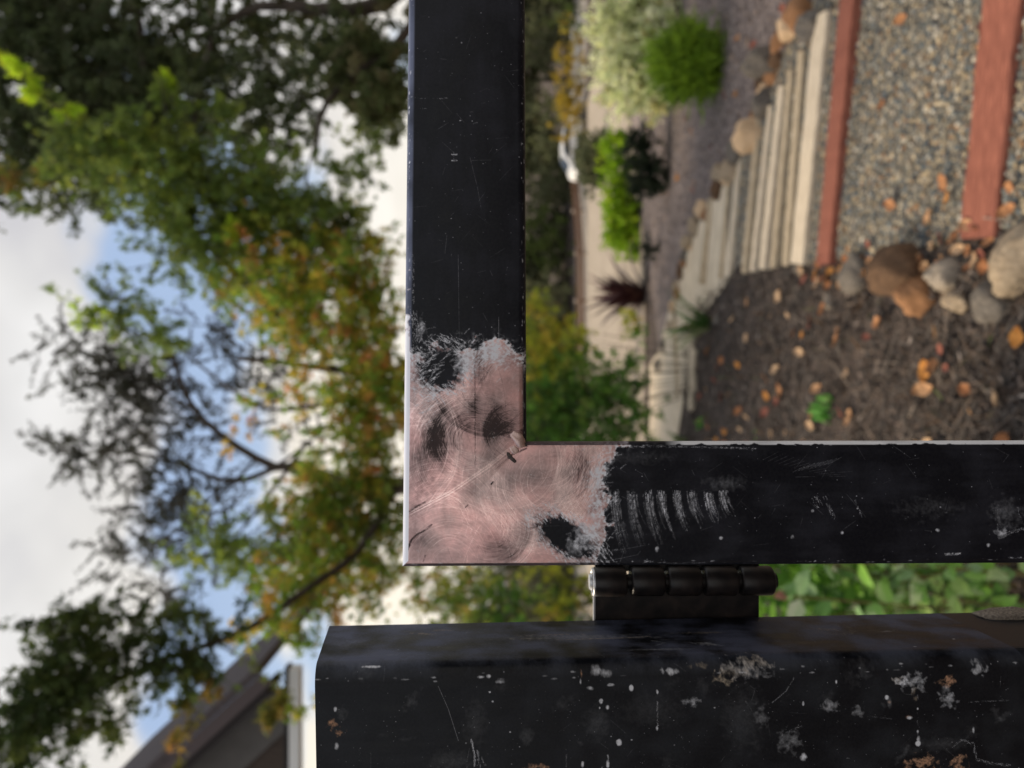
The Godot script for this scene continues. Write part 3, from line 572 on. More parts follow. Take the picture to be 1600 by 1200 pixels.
# ---------------------------------------------------------------- foliage
func leaf_shapes() -> void:
	# five-pointed leaf, 1 unit across, slightly folded
	var st := new_st()
	var rim := []
	for i in 10:
		var a := TAU * i / 10.0 + PI / 2
		var r := 0.56 if i % 2 == 0 else 0.16
		if i == 2 or i == 8: r = 0.5
		rim.append(Vector3(cos(a) * r, sin(a) * r + 0.35, -0.12 * r * r * 4.0 + 0.05 * (i % 2)))
	for i in 10:
		st.add_vertex(Vector3(0, 0.35, 0.04))
		st.add_vertex(rim[(i + 1) % 10])
		st.add_vertex(rim[i])
	star = done(st)
	st = new_st()
	var l := [Vector3(0, 0, 0), Vector3(-0.24, 0.3, 0.07), Vector3(-0.2, 0.68, 0.05), Vector3(0, 1, -0.1), Vector3(0.2, 0.68, 0.05), Vector3(0.24, 0.3, 0.07)]
	var mid := [Vector3(0, 0.33, 0), Vector3(0, 0.7, -0.02)]
	for t in [[l[0], l[1], mid[0]], [l[1], l[2], mid[0]], [l[2], mid[1], mid[0]], [l[2], l[3], mid[1]], [l[3], l[4], mid[1]], [l[4], mid[0], mid[1]], [l[4], l[5], mid[0]], [l[5], l[0], mid[0]]]:
		for v in t: st.add_vertex(v)
	oval = done(st)
	st = new_st()
	var pts := [Vector3(0, 0, 0), Vector3(0, 0.35, 0.03), Vector3(0, 0.7, 0.12), Vector3(0, 1.0, 0.28)]
	var wid := [0.03, 0.035, 0.026, 0.003]
	for i in 3:
		var s0 := Vector3(wid[i], 0, 0)
		var s1 := Vector3(wid[i + 1], 0, 0)
		quad(st, pts[i] - s0, pts[i + 1] - s1, pts[i + 1] + s1, pts[i] + s0)
	blade_mesh = done(st)
	leaf_mat = StandardMaterial3D.new()
	leaf_mat.vertex_color_use_as_albedo = true
	leaf_mat.roughness = 0.6
	leaf_mat.metallic_specular = 0.3
	leaf_mat.backlight_enabled = true
	leaf_mat.backlight = Color(0.95, 0.95, 0.95)
	bark_mat = noisy(Color(0.035, 0.028, 0.022), Color(0.12, 0.10, 0.085), 0.03, 0.6, 5, 0.95, Vector3(3, 0.7, 3), 1.0)

func pick(pal: Array) -> Color:
	# pal: rows of r, g, b, weight (linear base colours)
	var sum := 0.0
	for p in pal: sum += p[3]
	var t := rng.randf() * sum
	for p in pal:
		t -= p[3]
		if t <= 0.0:
			var k := rng.randf_range(0.7, 1.35)
			return Color(p[0] * k, p[1] * k, p[2] * k)
	return Color(pal[0][0], pal[0][1], pal[0][2])

func scatter(called: String, mesh: Mesh, where: Array, cols: Array, material: Material, parent: Node) -> MultiMeshInstance3D:
	var mm := MultiMesh.new()
	mm.transform_format = MultiMesh.TRANSFORM_3D
	mm.use_colors = true
	mm.mesh = mesh
	mm.instance_count = where.size()
	for i in where.size():
		mm.set_instance_transform(i, where[i])
		mm.set_instance_color(i, cols[i])
	var o := MultiMeshInstance3D.new()
	o.name = numbered(called) if parent == self else called
	o.multimesh = mm
	o.material_override = material
	parent.add_child(o, true)
	o.set_meta("kind", "stuff")
	return o

func random_dir() -> Vector3:
	var z := rng.randf_range(-1, 1)
	var a := rng.randf() * TAU
	var r := sqrt(1 - z * z)
	return Vector3(r * cos(a), z, r * sin(a))

func spray(where: Array, cols: Array, twigs: SurfaceTool, base: Vector3, clusters: Array, size: float, per_twig: int, reach: float, pals: Dictionary, droop := 0.2) -> void:
	# clusters: centre, radii, twig count, palette; leaves hang along short twigs so that gaps stay between them
	for c in clusters:
		var mid: Vector3 = c[0]
		var rad: Vector3 = c[1]
		for t in int(c[2]):
			var q := random_dir() * pow(rng.randf(), 0.42)
			var p := mid + q * rad - base
			var d := (random_dir() + q * 0.5 + Vector3(0, 0.25 - droop, 0)).normalized()
			var far_ := minf(reach, 1.3 * maxf(rad.x, rad.y))
			var tip := p + d * far_ * rng.randf_range(0.6, 1.3)
			if twigs: tube(twigs, [p, p.lerp(tip, 0.5) + random_dir() * reach * 0.05, tip], reach * 0.014, reach * 0.006, 3)
			var tone := pick(pals[c[3]])
			var n := maxi(1, int(per_twig * rng.randf_range(0.5, 1.4)))
			for i in n:
				var f := rng.randf_range(0.05, 1.05)
				var at := p.lerp(tip, f) + random_dir() * size * rng.randf_range(0.1, 0.8)
				var x := random_dir()
				var y := (d + random_dir() * 1.1 + Vector3(0, -droop, 0)).normalized()
				var z := x.cross(y).normalized()
				x = y.cross(z).normalized()
				var s := size * rng.randf_range(0.6, 1.25)
				where.append(Transform3D(Basis(x * s, y * s, z * s), at))
				var w := pick(pals[c[3]])
				cols.append(tone.lerp(w, 0.45))

func tree(called: String, label: String, category: String, base: Vector3, limbs: Array, clusters: Array, leaf: Mesh, size: float, per_twig: int, reach: float, pals: Dictionary, group := "", bark: Material = null) -> Node3D:
	# limbs: name, points, first radius, last radius
	var o := thing(called, label, category, base, group)
	for l in limbs:
		var st := new_st(0)
		var pts := []
		for p in smooth_path(l[1], 14): pts.append(p - base)
		tube(st, pts, l[2], l[3], 8)
		part(l[0], done(st), bark if bark else bark_mat, o)
	var where := []
	var cols := []
	var tw_ := new_st()
	spray(where, cols, tw_, base, clusters, size, per_twig, reach, pals)
	var t := part("twigs", done(tw_), bark if bark else bark_mat, o)
	t.set_meta("kind", "stuff")
	scatter("crown", leaf, where, cols, leaf_mat, o)
	return o

func shrub(called: String, label: String, base: Vector3, clusters: Array, leaf: Mesh, size: float, per_twig: int, reach: float, pals: Dictionary, group := "") -> Node3D:
	var o := thing(called, label, "shrub", base, group)
	var where := []
	var cols := []
	var st := new_st()
	for c in clusters:
		for k in (4 if clusters.size() < 8 else 1):
			var e: Vector3 = c[0] + random_dir() * c[1] * 0.5 - base
			tube(st, [Vector3(e.x * 0.3, -0.02, e.z * 0.3), e * 0.6 + Vector3(0, 0.02, 0), e], 0.016 * reach, 0.006 * reach, 4)
	var ts := new_st()
	spray(where, cols, ts, base, clusters, size, per_twig, reach, pals, 0.0)
	part("stems", done(st), bark_mat, o)
	var t := part("twigs", done(ts), bark_mat, o)
	t.set_meta("kind", "stuff")
	scatter("foliage", leaf, where, cols, leaf_mat, o)
	return o

func rock_mesh(r: Vector3, sd: int) -> ArrayMesh:
	var s := SphereMesh.new()
	s.radial_segments = 20
	s.rings = 12
	s.radius = 1.0
	s.height = 2.0
	var a := s.get_mesh_arrays()
	var v: PackedVector3Array = a[Mesh.ARRAY_VERTEX]
	var n := FastNoiseLite.new()
	n.seed = sd
	n.frequency = 0.55
	n.fractal_octaves = 3
	rng.seed = sd * 7 + 1
	var cuts := []
	for i in 7: cuts.append([random_dir(), rng.randf_range(0.6, 0.95)])
	for i in v.size():
		var p := v[i]
		for c in cuts:
			var over: float = p.dot(c[0]) - c[1]
			if over > 0: p -= c[0] * over * 0.85
		p *= 1.0 + 0.24 * n.get_noise_3dv(p * 1.6) + 0.16 * n.get_noise_3dv(p * 5.0)
		v[i] = p * r
	a[Mesh.ARRAY_VERTEX] = v
	var st := new_st(0)
	var idx: PackedInt32Array = a[Mesh.ARRAY_INDEX]
	for i in idx: st.add_vertex(v[i])
	return done(st)

# ================================================================= the scene
func _ready() -> void:
	# ------------------------------------------------ camera, sky, sun, exposure
	var cam := Camera3D.new()
	cam.name = "camera"
	add_child(cam)
	var basis0 := Basis(Vector3(0, -1, 0), Vector3(1, 0, 0), Vector3(0, 0, 1))   # the phone was held upright: the picture lies on its side
	cam.transform = Transform3D(Basis(Vector3.RIGHT, deg_to_rad(-1.3)) * Basis(Vector3.BACK, deg_to_rad(0.0)) * basis0, Vector3(0, 1.65, 0))
	cam.near = 0.02
	cam.far = 900.0
	var lens := CameraAttributesPhysical.new()
	lens.frustum_focal_length = 22.2
	lens.frustum_focus_distance = 0.293
	lens.frustum_near = 0.02
	lens.frustum_far = 900.0
	lens.exposure_aperture = 7.6
	cam.attributes = lens
	cam.fov = 56.8
	cam.current = true

	var env := Environment.new()
	env.background_mode = Environment.BG_SKY
	env.tonemap_mode = Environment.TONE_MAPPER_LINEAR
	env.tonemap_exposure = 1.3
	env.sdfgi_enabled = true
	env.ssao_enabled = true
	env.ssil_enabled = true
	var sky := Sky.new()
	var pano := PanoramaSkyMaterial.new()
	pano.panorama = sky_picture()
	sky.sky_material = pano
	env.sky = sky
	var we := WorldEnvironment.new()
	we.name = "environment"
	we.environment = env
	add_child(we)
	var sun := DirectionalLight3D.new()
	sun.name = "sun"
	sun.light_energy = 1.2
	sun.light_color = Color(1.0, 0.93, 0.82)
	sun.light_angular_distance = 12.0
	sun.shadow_enabled = true
	add_child(sun)
	sun.look_at_from_position(Vector3(-6, 5.5, -3.0), Vector3.ZERO)

	rough_noise = FastNoiseLite.new()
	rough_noise.frequency = 0.045
	rough_noise.fractal_octaves = 4
	leaf_shapes()
	build_ground()
	build_house()
	build_trees()
	build_far()
	build_plants()
	build_stones()
	build_litter()
	build_gate()

func sky_picture() -> ImageTexture:
	var w := 1024
	var h := 512
	var n := FastNoiseLite.new()
	n.seed = 8
	n.noise_type = FastNoiseLite.TYPE_SIMPLEX_SMOOTH
	n.frequency = 1.0
	n.fractal_octaves = 5
	var im := Image.create(w, h, false, Image.FORMAT_RGBF)
	var low := Color(0.3, 0.29, 0.27)
	var to_sun := Vector3(-6, 5.5, -3.0).normalized()
	for y in h:
		var el := PI / 2 - PI * (y + 0.5) / h
		for x in w:
			if el <= 0.0:
				im.set_pixel(x, y, low)
				continue
			var a := TAU * (x + 0.5) / w
			var d := Vector3(sin(a) * cos(el), sin(el), -cos(a) * cos(el))
			var p := d / (d.y + 0.28)
			var c := n.get_noise_3d(p.x * 0.95 + 3.1, p.z * 0.95, 1.7)
			var fluff := n.get_noise_3d(p.x * 2.6, p.z * 2.6, 9.0)
			var e := rad_to_deg(el)
			var cover := smoothstep(-0.16, 0.14, 1.5 * c + 0.35 * fluff + tab(e, [0.0, 8.0, 14.0, 21.0, 29.0, 45.0, 90.0], [0.7, 0.55, 0.18, 0.03, 0.26, 0.3, 0.2]))
			var near := maxf(0.0, d.dot(Vector3(-0.35, 0.16, -1.0).normalized()))
			var blue := Color(0.32, 0.42, 0.60).lerp(Color(0.50, 0.60, 0.70), clampf(1.0 - e / 22.0, 0, 1))
			var t := 0.60 + 0.20 * fluff + 0.12 * c
			var cloud := Color(t * 1.0, t * 0.99, t * 0.985 + maxf(0.0, 0.6 - t) * 0.25)
			cloud = cloud.lerp(Color(0.95, 0.84, 0.64), clampf(pow(near, 9.0) * clampf(1.0 - e / 34.0, 0, 1) * 1.1, 0, 1))
			cloud = cloud.lerp(Color(0.80, 0.75, 0.66), clampf(1.2 - e / 16.0, 0, 1) * 0.8)
			im.set_pixel(x, y, blue.lerp(cloud, cover))
	return ImageTexture.create_from_image(im)

func build_ground() -> void:
	var mulch := ground_mat(chips_texture([[0.085, 0.068, 0.058], [0.13, 0.10, 0.085], [0.05, 0.040, 0.035], [0.20, 0.15, 0.125]], 9000, 3, 26.0), 0.9, 2.0)
	var slope := ground_mat(chips_texture([[0.23, 0.19, 0.178], [0.29, 0.24, 0.22], [0.15, 0.122, 0.115], [0.36, 0.28, 0.24]], 9000, 6, 22.0), 1.1, 1.5)
	var zs := [-12.0, -4.0, -1.0, 0.0, 1.0, 2.0, 3.5, 5.0, 6.5, 8.0, 10.0, 12.0, 14.0, 17.0, 20.0, 25.0, 30.0, 36.0, 42.0, 50.0, 60.0, 90.0, 150.0, 400.0]
	structure("ground", sheet(zs, func(_d): return -260.0, func(_d): return 260.0, 0.0, 40), mulch)
	structure("mulch_slope", sheet([3.0, 3.5, 5.0, 6.8, 8.4, 9.5, 12.0, 15.0, 18.0, 21.0, 24.0], func(d): return tab(d, PZ, PR) if d < 9.5 else 0.45 + (d - 9.5) * 1.12, func(_d): return 28.0, 0.006, 6), slope)
	var gravel := ground_mat(pebble_texture([[0.22, 0.20, 0.155], [0.14, 0.145, 0.135], [0.32, 0.27, 0.19], [0.10, 0.115, 0.12], [0.26, 0.23, 0.19], [0.42, 0.38, 0.31], [0.22, 0.15, 0.09]], 5200, 9), 1.25, 2.5)
	var path := sheet(PZ, func(d): return tab(d, PZ, PL), func(d): return tab(d, PZ, PR), 0.012, 4)
	structure("path", path, gravel)
	var sand := noisy(Color(0.56, 0.46, 0.33), Color(0.74, 0.62, 0.47), 0.02, 1.4, 2, 0.95, Vector3.ONE, 1.0)
	structure("sandy_path", sheet([5.5, 6.6, 7.4, 8.4, 9.5, 10.5], func(d): return tab(d, [5.5, 6.6, 7.4, 8.4, 9.5, 10.5], [0.80, 0.6, -0.1, -1.2, -3.0, -5.0]), func(d): return tab(d, [5.5, 6.6, 7.4, 8.4, 9.5, 10.5], [1.6, 1.52, 1.3, 0.92, 0.42, 0.3]), 0.02, 4), sand)
	var drive := noisy(Color(0.28, 0.235, 0.185), Color(0.40, 0.34, 0.275), 0.015, 5.0, 7, 0.95)
	structure("driveway", sheet([11.0, 12.0, 14.0, 17.0, 20.0, 25.0, 30.0, 36.0, 41.0], func(d): return -6.0 - (d - 17.0) * 0.3, func(d): return minf(0.45 + (d - 9.5) * 1.12, 9.0 + (d - 17.0) * 0.3), 0.03, 8), drive)
	structure("road", sheet([40.0, 42.0, 45.0, 49.0], func(_d): return -30.0, func(_d): return 60.0, 0.04, 20), noisy(Color(0.22, 0.20, 0.18), Color(0.30, 0.27, 0.24), 0.02, 4.0, 17, 0.95))
	# timber edges let into the path: two stained red, the others bleached
	var red := noisy(Color(0.15, 0.05, 0.035), Color(0.42, 0.16, 0.105), 0.035, 0.35, 21, 0.85, Vector3(0.35, 3, 5), 1.5)
	var pale := noisy(Color(0.46, 0.37, 0.265), Color(0.78, 0.66, 0.50), 0.03, 0.35, 23, 0.85, Vector3(0.4, 3, 4), 0.6)
	var tanw := noisy(Color(0.30, 0.235, 0.155), Color(0.66, 0.53, 0.37), 0.03, 0.35, 25, 0.85, Vector3(0.4, 3, 4), 0.6)
	for b in [[Vector3(0.492, -0.002, -2.36), Vector3(1.887, -0.001, -2.12), 0.165, 0, "nearest red stained timber edge, set across the gravel at lower right"],
			[Vector3(0.592, -0.004, -3.46), Vector3(1.952, -0.002, -3.16), 0.15, 0, "farther red stained timber edge beside the bleached steps"],
			[Vector3(0.646, -0.025, -3.78), Vector3(1.833, 0, -3.483), 0.14, 1, "widest bleached cream timber step next to the red edge"],
			[Vector3(0.68, -0.051, -4.04), Vector3(1.788, -0.025, -3.78), 0.075, 2, "second bleached timber step counted from the wide cream one"],
			[Vector3(0.698, -0.065, -4.22), Vector3(1.765, -0.043, -3.96), 0.06, 2, "third bleached timber step counted from the wide cream one"],
			[Vector3(0.721, -0.081, -4.41), Vector3(1.746, -0.059, -4.13), 0.075, 1, "fourth bleached timber step counted from the wide cream one"],
			[Vector3(0.747, -0.107, -4.67), Vector3(1.727, -0.078, -4.37), 0.065, 1, "fifth bleached timber step counted from the wide cream one"],
			[Vector3(0.774, -0.126, -4.9), Vector3(1.738, -0.101, -4.61), 0.075, 2, "sixth bleached timber step counted from the wide cream one"],
			[Vector3(0.835, -0.172, -5.41), Vector3(1.713, -0.142, -5.1), 0.08, 1, "seventh bleached timber step counted from the wide cream one"],
			[Vector3(0.858, -0.197, -5.7), Vector3(1.712, -0.17, -5.39), 0.06, 2, "eighth bleached timber step counted from the wide cream one"],
			[Vector3(0.915, -0.257, -6.39), Vector3(1.599, -0.231, -6.08), 0.075, 2, "ninth bleached timber step counted from the wide cream one"],
			[Vector3(-0.253, -0.309, -6.97), Vector3(0.343, -0.3, -6.87), 0.14, 1, "pale timber edge of the sandy path beside the dark mulch"],
			[Vector3(-0.142, -0.384, -7.82), Vector3(0.724, -0.399, -7.99), 0.12, 2, "tan timber edge across the sandy path at its far bend"]]:
		var l: Vector3 = b[0]
		var r: Vector3 = b[1]
		var len := l.distance_to(r)
		var st := new_st()
		var wv: float = b[2]
		var seg := 10
		for i in seg:
			# hand-cut board: its edges wander a little
			var x0 := -len / 2 + len * i / seg
			var x1 := x0 + len / seg
			var j0 := 0.005 * sin(i * 2.3 + wv * 90)
			var j1 := 0.005 * sin((i + 1) * 2.3 + wv * 90)
			var a := Vector3(x0, 0.045, wv / 2 + j0)
			var c := Vector3(x1, 0.045, wv / 2 + j1)
			var d := Vector3(x1, 0.045, -wv / 2 + j1)
			var e := Vector3(x0, 0.045, -wv / 2 + j0)
			var dn := Vector3(0, -0.16, 0)
			var bev := Vector3(0, 0.006, 0)
			var inn := Vector3(0, 0, 0.007)
			quad(st, a + bev - inn, e + bev + inn, d + bev + inn, c + bev - inn)
			quad(st, a, a + bev - inn, c + bev - inn, c)
			quad(st, d, d + bev + inn, e + bev + inn, e)
			quad(st, a + dn, a, c, c + dn)
			quad(st, d + dn, d, e, e + dn)
			if i == 0: quad(st, e + dn, e, a, a + dn)
			if i == seg - 1: quad(st, c + dn, c, d, d + dn)
		var o := part("timber_edge", done(st), [red, pale, tanw][b[3]], self, (l + r) / 2)
		o.rotation = Vector3(0.05 * sin(wv * 731.0 + l.z * 5.0), atan2(-(r.z - l.z), r.x - l.x) + 0.012 * sin(l.z * 37.0), 0.012 * sin(l.z * 23.0))
		o.position.y += 0.008 * sin(l.z * 41.0)
		tag(o, b[4], "timber", "timber edges across the gravel path")

func build_house() -> void:
	# gable end of the neighbouring porch, left
	var base := Vector3(-7.2, ground(-9.0), -9.0)
	var o := thing("porch_gable", "brown gabled porch with dark roof edge behind the sweetgum branch at left", "building", base)
	var eave: Vector3 = Vector3(-3.461, 4.441, -9) - base
	var s: Vector3 = (Vector3(-4.81, 6.016, -9) - Vector3(-3.58, 4.664, -9)).normalized()
	s.z = 0
	s = s.normalized()
	var top := eave + s * 5.2
	var nrm := Vector3(-s.y, s.x, 0)
	if nrm.y < 0: nrm = -nrm
	var back := Vector3(0, 0, -5.0)
	var shingle := noisy(Color(0.05, 0.042, 0.045), Color(0.12, 0.10, 0.10), 0.05, 0.7, 33, 0.95)
	var purple := mat(Color(0.085, 0.066, 0.066), 0.8)
	var grey := noisy(Color(0.105, 0.098, 0.094), Color(0.13, 0.122, 0.116), 0.02, 1.5, 35, 0.85)
	var brown := noisy(Color(0.065, 0.05, 0.042), Color(0.085, 0.066, 0.055), 0.02, 1.2, 37, 0.9, Vector3(4, 0.4, 4))
	var ang := atan2(s.y, s.x)
	var rot := Basis(Vector3.BACK, ang)
	for side in 2:
		var bs := rot if side == 0 else Basis(Vector3.BACK, PI - ang)
		var off := 0.0
		var mirror = func(v: Vector3) -> Vector3: return v if side == 0 else Vector3(2.0 * top.x - v.x, v.y, v.z)
		var m := (eave + top) / 2
		var st := new_st()
		box(st, mirror.call(m + nrm * 0.06 + back * 0.5 + Vector3(0, 0, 0.25)), Vector3(2.6, 0.05, 2.75), bs)
		part("roof", done(st), shingle, o)
		st = new_st()
		box(st, mirror.call(m - nrm * 0.075 + Vector3(0, 0, 0.47)), Vector3(2.6, 0.08, 0.02), bs)
		part("fascia_board", done(st), purple, o)
		st = new_st()
		box(st, mirror.call(m - nrm * 0.20 + Vector3(0, 0, 0.20)), Vector3(2.5, 0.05, 0.25), bs)
		part("soffit", done(st), mat(Color(0.03, 0.025, 0.025), 0.9), o)
		st = new_st()
		box(st, mirror.call(m - nrm * 0.50 + s * 0.10 + Vector3(0, 0, -0.03)), Vector3(2.42, 0.27, 0.025), bs)
		part("barge_board", done(st), grey, o)
	# siding boards of the gable, each its own
	var bottom := (Vector3(-4.026, 4.297, -9) - base).y
	var x0 := eave.x - 0.5
	var i := 0
	while x0 > 2.0 * top.x - eave.x + 0.5:
		var st := new_st()
		var hgt := minf(tan(-ang + PI) * 0.0 + (eave.x - x0), (x0 - (2.0 * top.x - eave.x))) * absf(s.y / s.x)
		if hgt > 0.25:
			box(st, Vector3(x0, bottom + hgt * 0.5 - 0.1, -0.09 - 0.004 * (i % 2)), Vector3(0.088, hgt * 0.5, 0.015))
			part("siding_board", done(st), brown, o)
		x0 -= 0.18
		i += 1
	var st2 := new_st()
	box(st2, Vector3(top.x, bottom - 0.02, -0.06), Vector3(eave.x - top.x - 0.1, 0.025, 0.09))
	part("dark_beam", done(st2), mat(Color(0.02, 0.018, 0.018), 0.8), o)
	st2 = new_st()
	box(st2, Vector3(top.x, bottom - 0.115, -0.05), Vector3(eave.x - top.x - 0.12, 0.065, 0.08))
	part("white_lintel", done(st2), mat(Color(0.72, 0.72, 0.70), 0.7), o)
	for px in [2.0 * top.x - eave.x + 0.5, top.x]:
		st2 = new_st()
		var ph := bottom - 0.18
		box(st2, Vector3(px, ph * 0.5, -0.05), Vector3(0.07, ph * 0.5, 0.07))
		part("porch_post", done(st2), mat(Color(0.6, 0.6, 0.58), 0.7), o)

func build_trees() -> void:
	var pals := {
		"dark": [[0.086, 0.116, 0.053, 4.0], [0.114, 0.141, 0.069, 3.0], [0.141, 0.148, 0.089, 1.5], [0.161, 0.209, 0.073, 1.0]],
		"olive": [[0.094, 0.127, 0.047, 3.0], [0.144, 0.169, 0.068, 2.0], [0.203, 0.169, 0.094, 0.7]],
		"green": [[0.154, 0.235, 0.047, 4.0], [0.253, 0.323, 0.062, 2.5], [0.407, 0.445, 0.065, 0.8], [0.12, 0.174, 0.065, 2.0]],
		"turning": [[0.284, 0.4, 0.054, 3.0], [0.171, 0.308, 0.047, 3.0], [0.679, 0.585, 0.072, 1.6], [0.738, 0.4, 0.095, 1.2], [0.8, 0.308, 0.132, 0.6]],
		"gold": [[0.24, 0.20, 0.035, 3.0], [0.15, 0.16, 0.03, 2.0], [0.30, 0.16, 0.05, 1.2], [0.08, 0.11, 0.02, 1.5]],
		"deepgreen": [[0.046, 0.073, 0.024, 3.0], [0.079, 0.109, 0.028, 2.0], [0.118, 0.145, 0.033, 0.8]],
		"bright": [[0.54, 0.69, 0.042, 3.0], [0.36, 0.57, 0.036, 2.0], [0.504, 0.51, 0.036, 1.0]],
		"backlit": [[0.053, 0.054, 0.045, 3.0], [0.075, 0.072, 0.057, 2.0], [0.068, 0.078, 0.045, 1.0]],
	}
	rng.seed = 101
	tree("oak_tree", "large dark green oak with pale limbs filling the upper right of the garden", "tree", Vector3(8.2, ground(-13.0), -13.0),
		[["trunk", [Vector3(8.2, ground(-13.0) - 0.1, -13), Vector3(8.1, 1.5, -13), Vector3(7.8, 3.4, -12.8), Vector3(7.2, 6.5, -12.6)], 0.38, 0.16],
		["limb", [Vector3(7.301, 3.187, -12.7), Vector3(6.568, 3.579, -12.3), Vector3(6.29, 4.389, -12), Vector3(6.355, 5.243, -12), Vector3(6.284, 5.776, -12), Vector3(6.022, 6.201, -12), Vector3(5.78, 6.731, -12)], 0.16, 0.04],
		["limb", [Vector3(7.479, 2.497, -12.6), Vector3(5.71, 3.317, -12), Vector3(5.185, 3.922, -11.8), Vector3(4.677, 4.298, -11.6), Vector3(4.326, 4.48, -11.5), Vector3(3.573, 4.536, -11.4)], 0.11, 0.035],
		["limb", [Vector3(7.403, 8.096, -12.6), Vector3(5.771, 7.578, -12), Vector3(4.753, 7.278, -11.6), Vector3(3.484, 7.027, -11.5)], 0.1, 0.02],
		["limb", [Vector3(7.612, 9.202, -12.6), Vector3(5.326, 9.263, -12), Vector3(3.808, 9.212, -11.6)], 0.1, 0.02],
		["limb", [Vector3(7.364, 6.611, -12.5), Vector3(5.784, 6.413, -12), Vector3(4.843, 6.542, -11.8), Vector3(3.829, 6.562, -11.6)], 0.08, 0.02]],
		[[Vector3(5.751, 9.367, -12), Vector3(1.297, 1.189, 1.2), 200, "dark"], [Vector3(4.909, 8.316, -12), Vector3(1.189, 1.297, 1.2), 208, "dark"], [Vector3(3.777, 8.945, -11.5), Vector3(0.725, 0.829, 0.8), 104, "dark"], [Vector3(3.374, 8.24, -11.5), Vector3(0.466, 0.622, 0.6), 56, "dark"], [Vector3(6.015, 7.494, -12.5), Vector3(0.788, 0.676, 1), 56, "dark"], [Vector3(6.248, 6.611, -12.5), Vector3(0.563, 0.901, 1), 44, "olive"], [Vector3(5.812, 5.615, -12.5), Vector3(0.45, 0.563, 1), 24, "dark"], [Vector3(4.606, 6.413, -12), Vector3(0.432, 0.649, 1), 48, "dark"], [Vector3(4.452, 5.563, -12), Vector3(0.649, 0.541, 1), 60, "dark"], [Vector3(4.492, 7.155, -12), Vector3(0.541, 0.865, 1), 64, "dark"], [Vector3(5.273, 3.961, -12), Vector3(0.757, 0.649, 1), 116, "olive"], [Vector3(4.631, 3.532, -12), Vector3(0.432, 0.432, 1), 54, "olive"], [Vector3(6.05, 4.28, -12.5), Vector3(0.45, 0.563, 1), 48, "dark"], [Vector3(6.483, 5.615, -12.5), Vector3(0.282, 1.351, 1), 41, "olive"], [Vector3(6.394, 3.611, -12.5), Vector3(0.45, 0.45, 1), 24, "olive"], [Vector3(4.914, 4.978, -12.2), Vector3(0.44, 0.44, 1), 28, "dark"], [Vector3(6.54, 10.126, -12.5), Vector3(1.126, 1.126, 1), 88, "dark"], [Vector3(4.981, 10.889, -12.5), Vector3(1.351, 0.901, 1), 80, "dark"], [Vector3(5.475, 7.942, -12.3), Vector3(0.665, 0.665, 0.8), 48, "dark"], [Vector3(6.481, 9.434, -12.8), Vector3(0.692, 1.038, 0.8), 64, "dark"], [Vector3(4.2, 7.894, -11.8), Vector3(0.532, 0.638, 0.8), 56, "dark"], [Vector3(5.536, 6.352, -12.4), Vector3(0.335, 0.67, 0.8), 20, "dark"], [Vector3(3.186, 9.92, -11.6), Vector3(0.314, 0.418, 0.6), 24, "dark"]], oval, 0.10, 62, 0.55, pals)
	rng.seed = 102
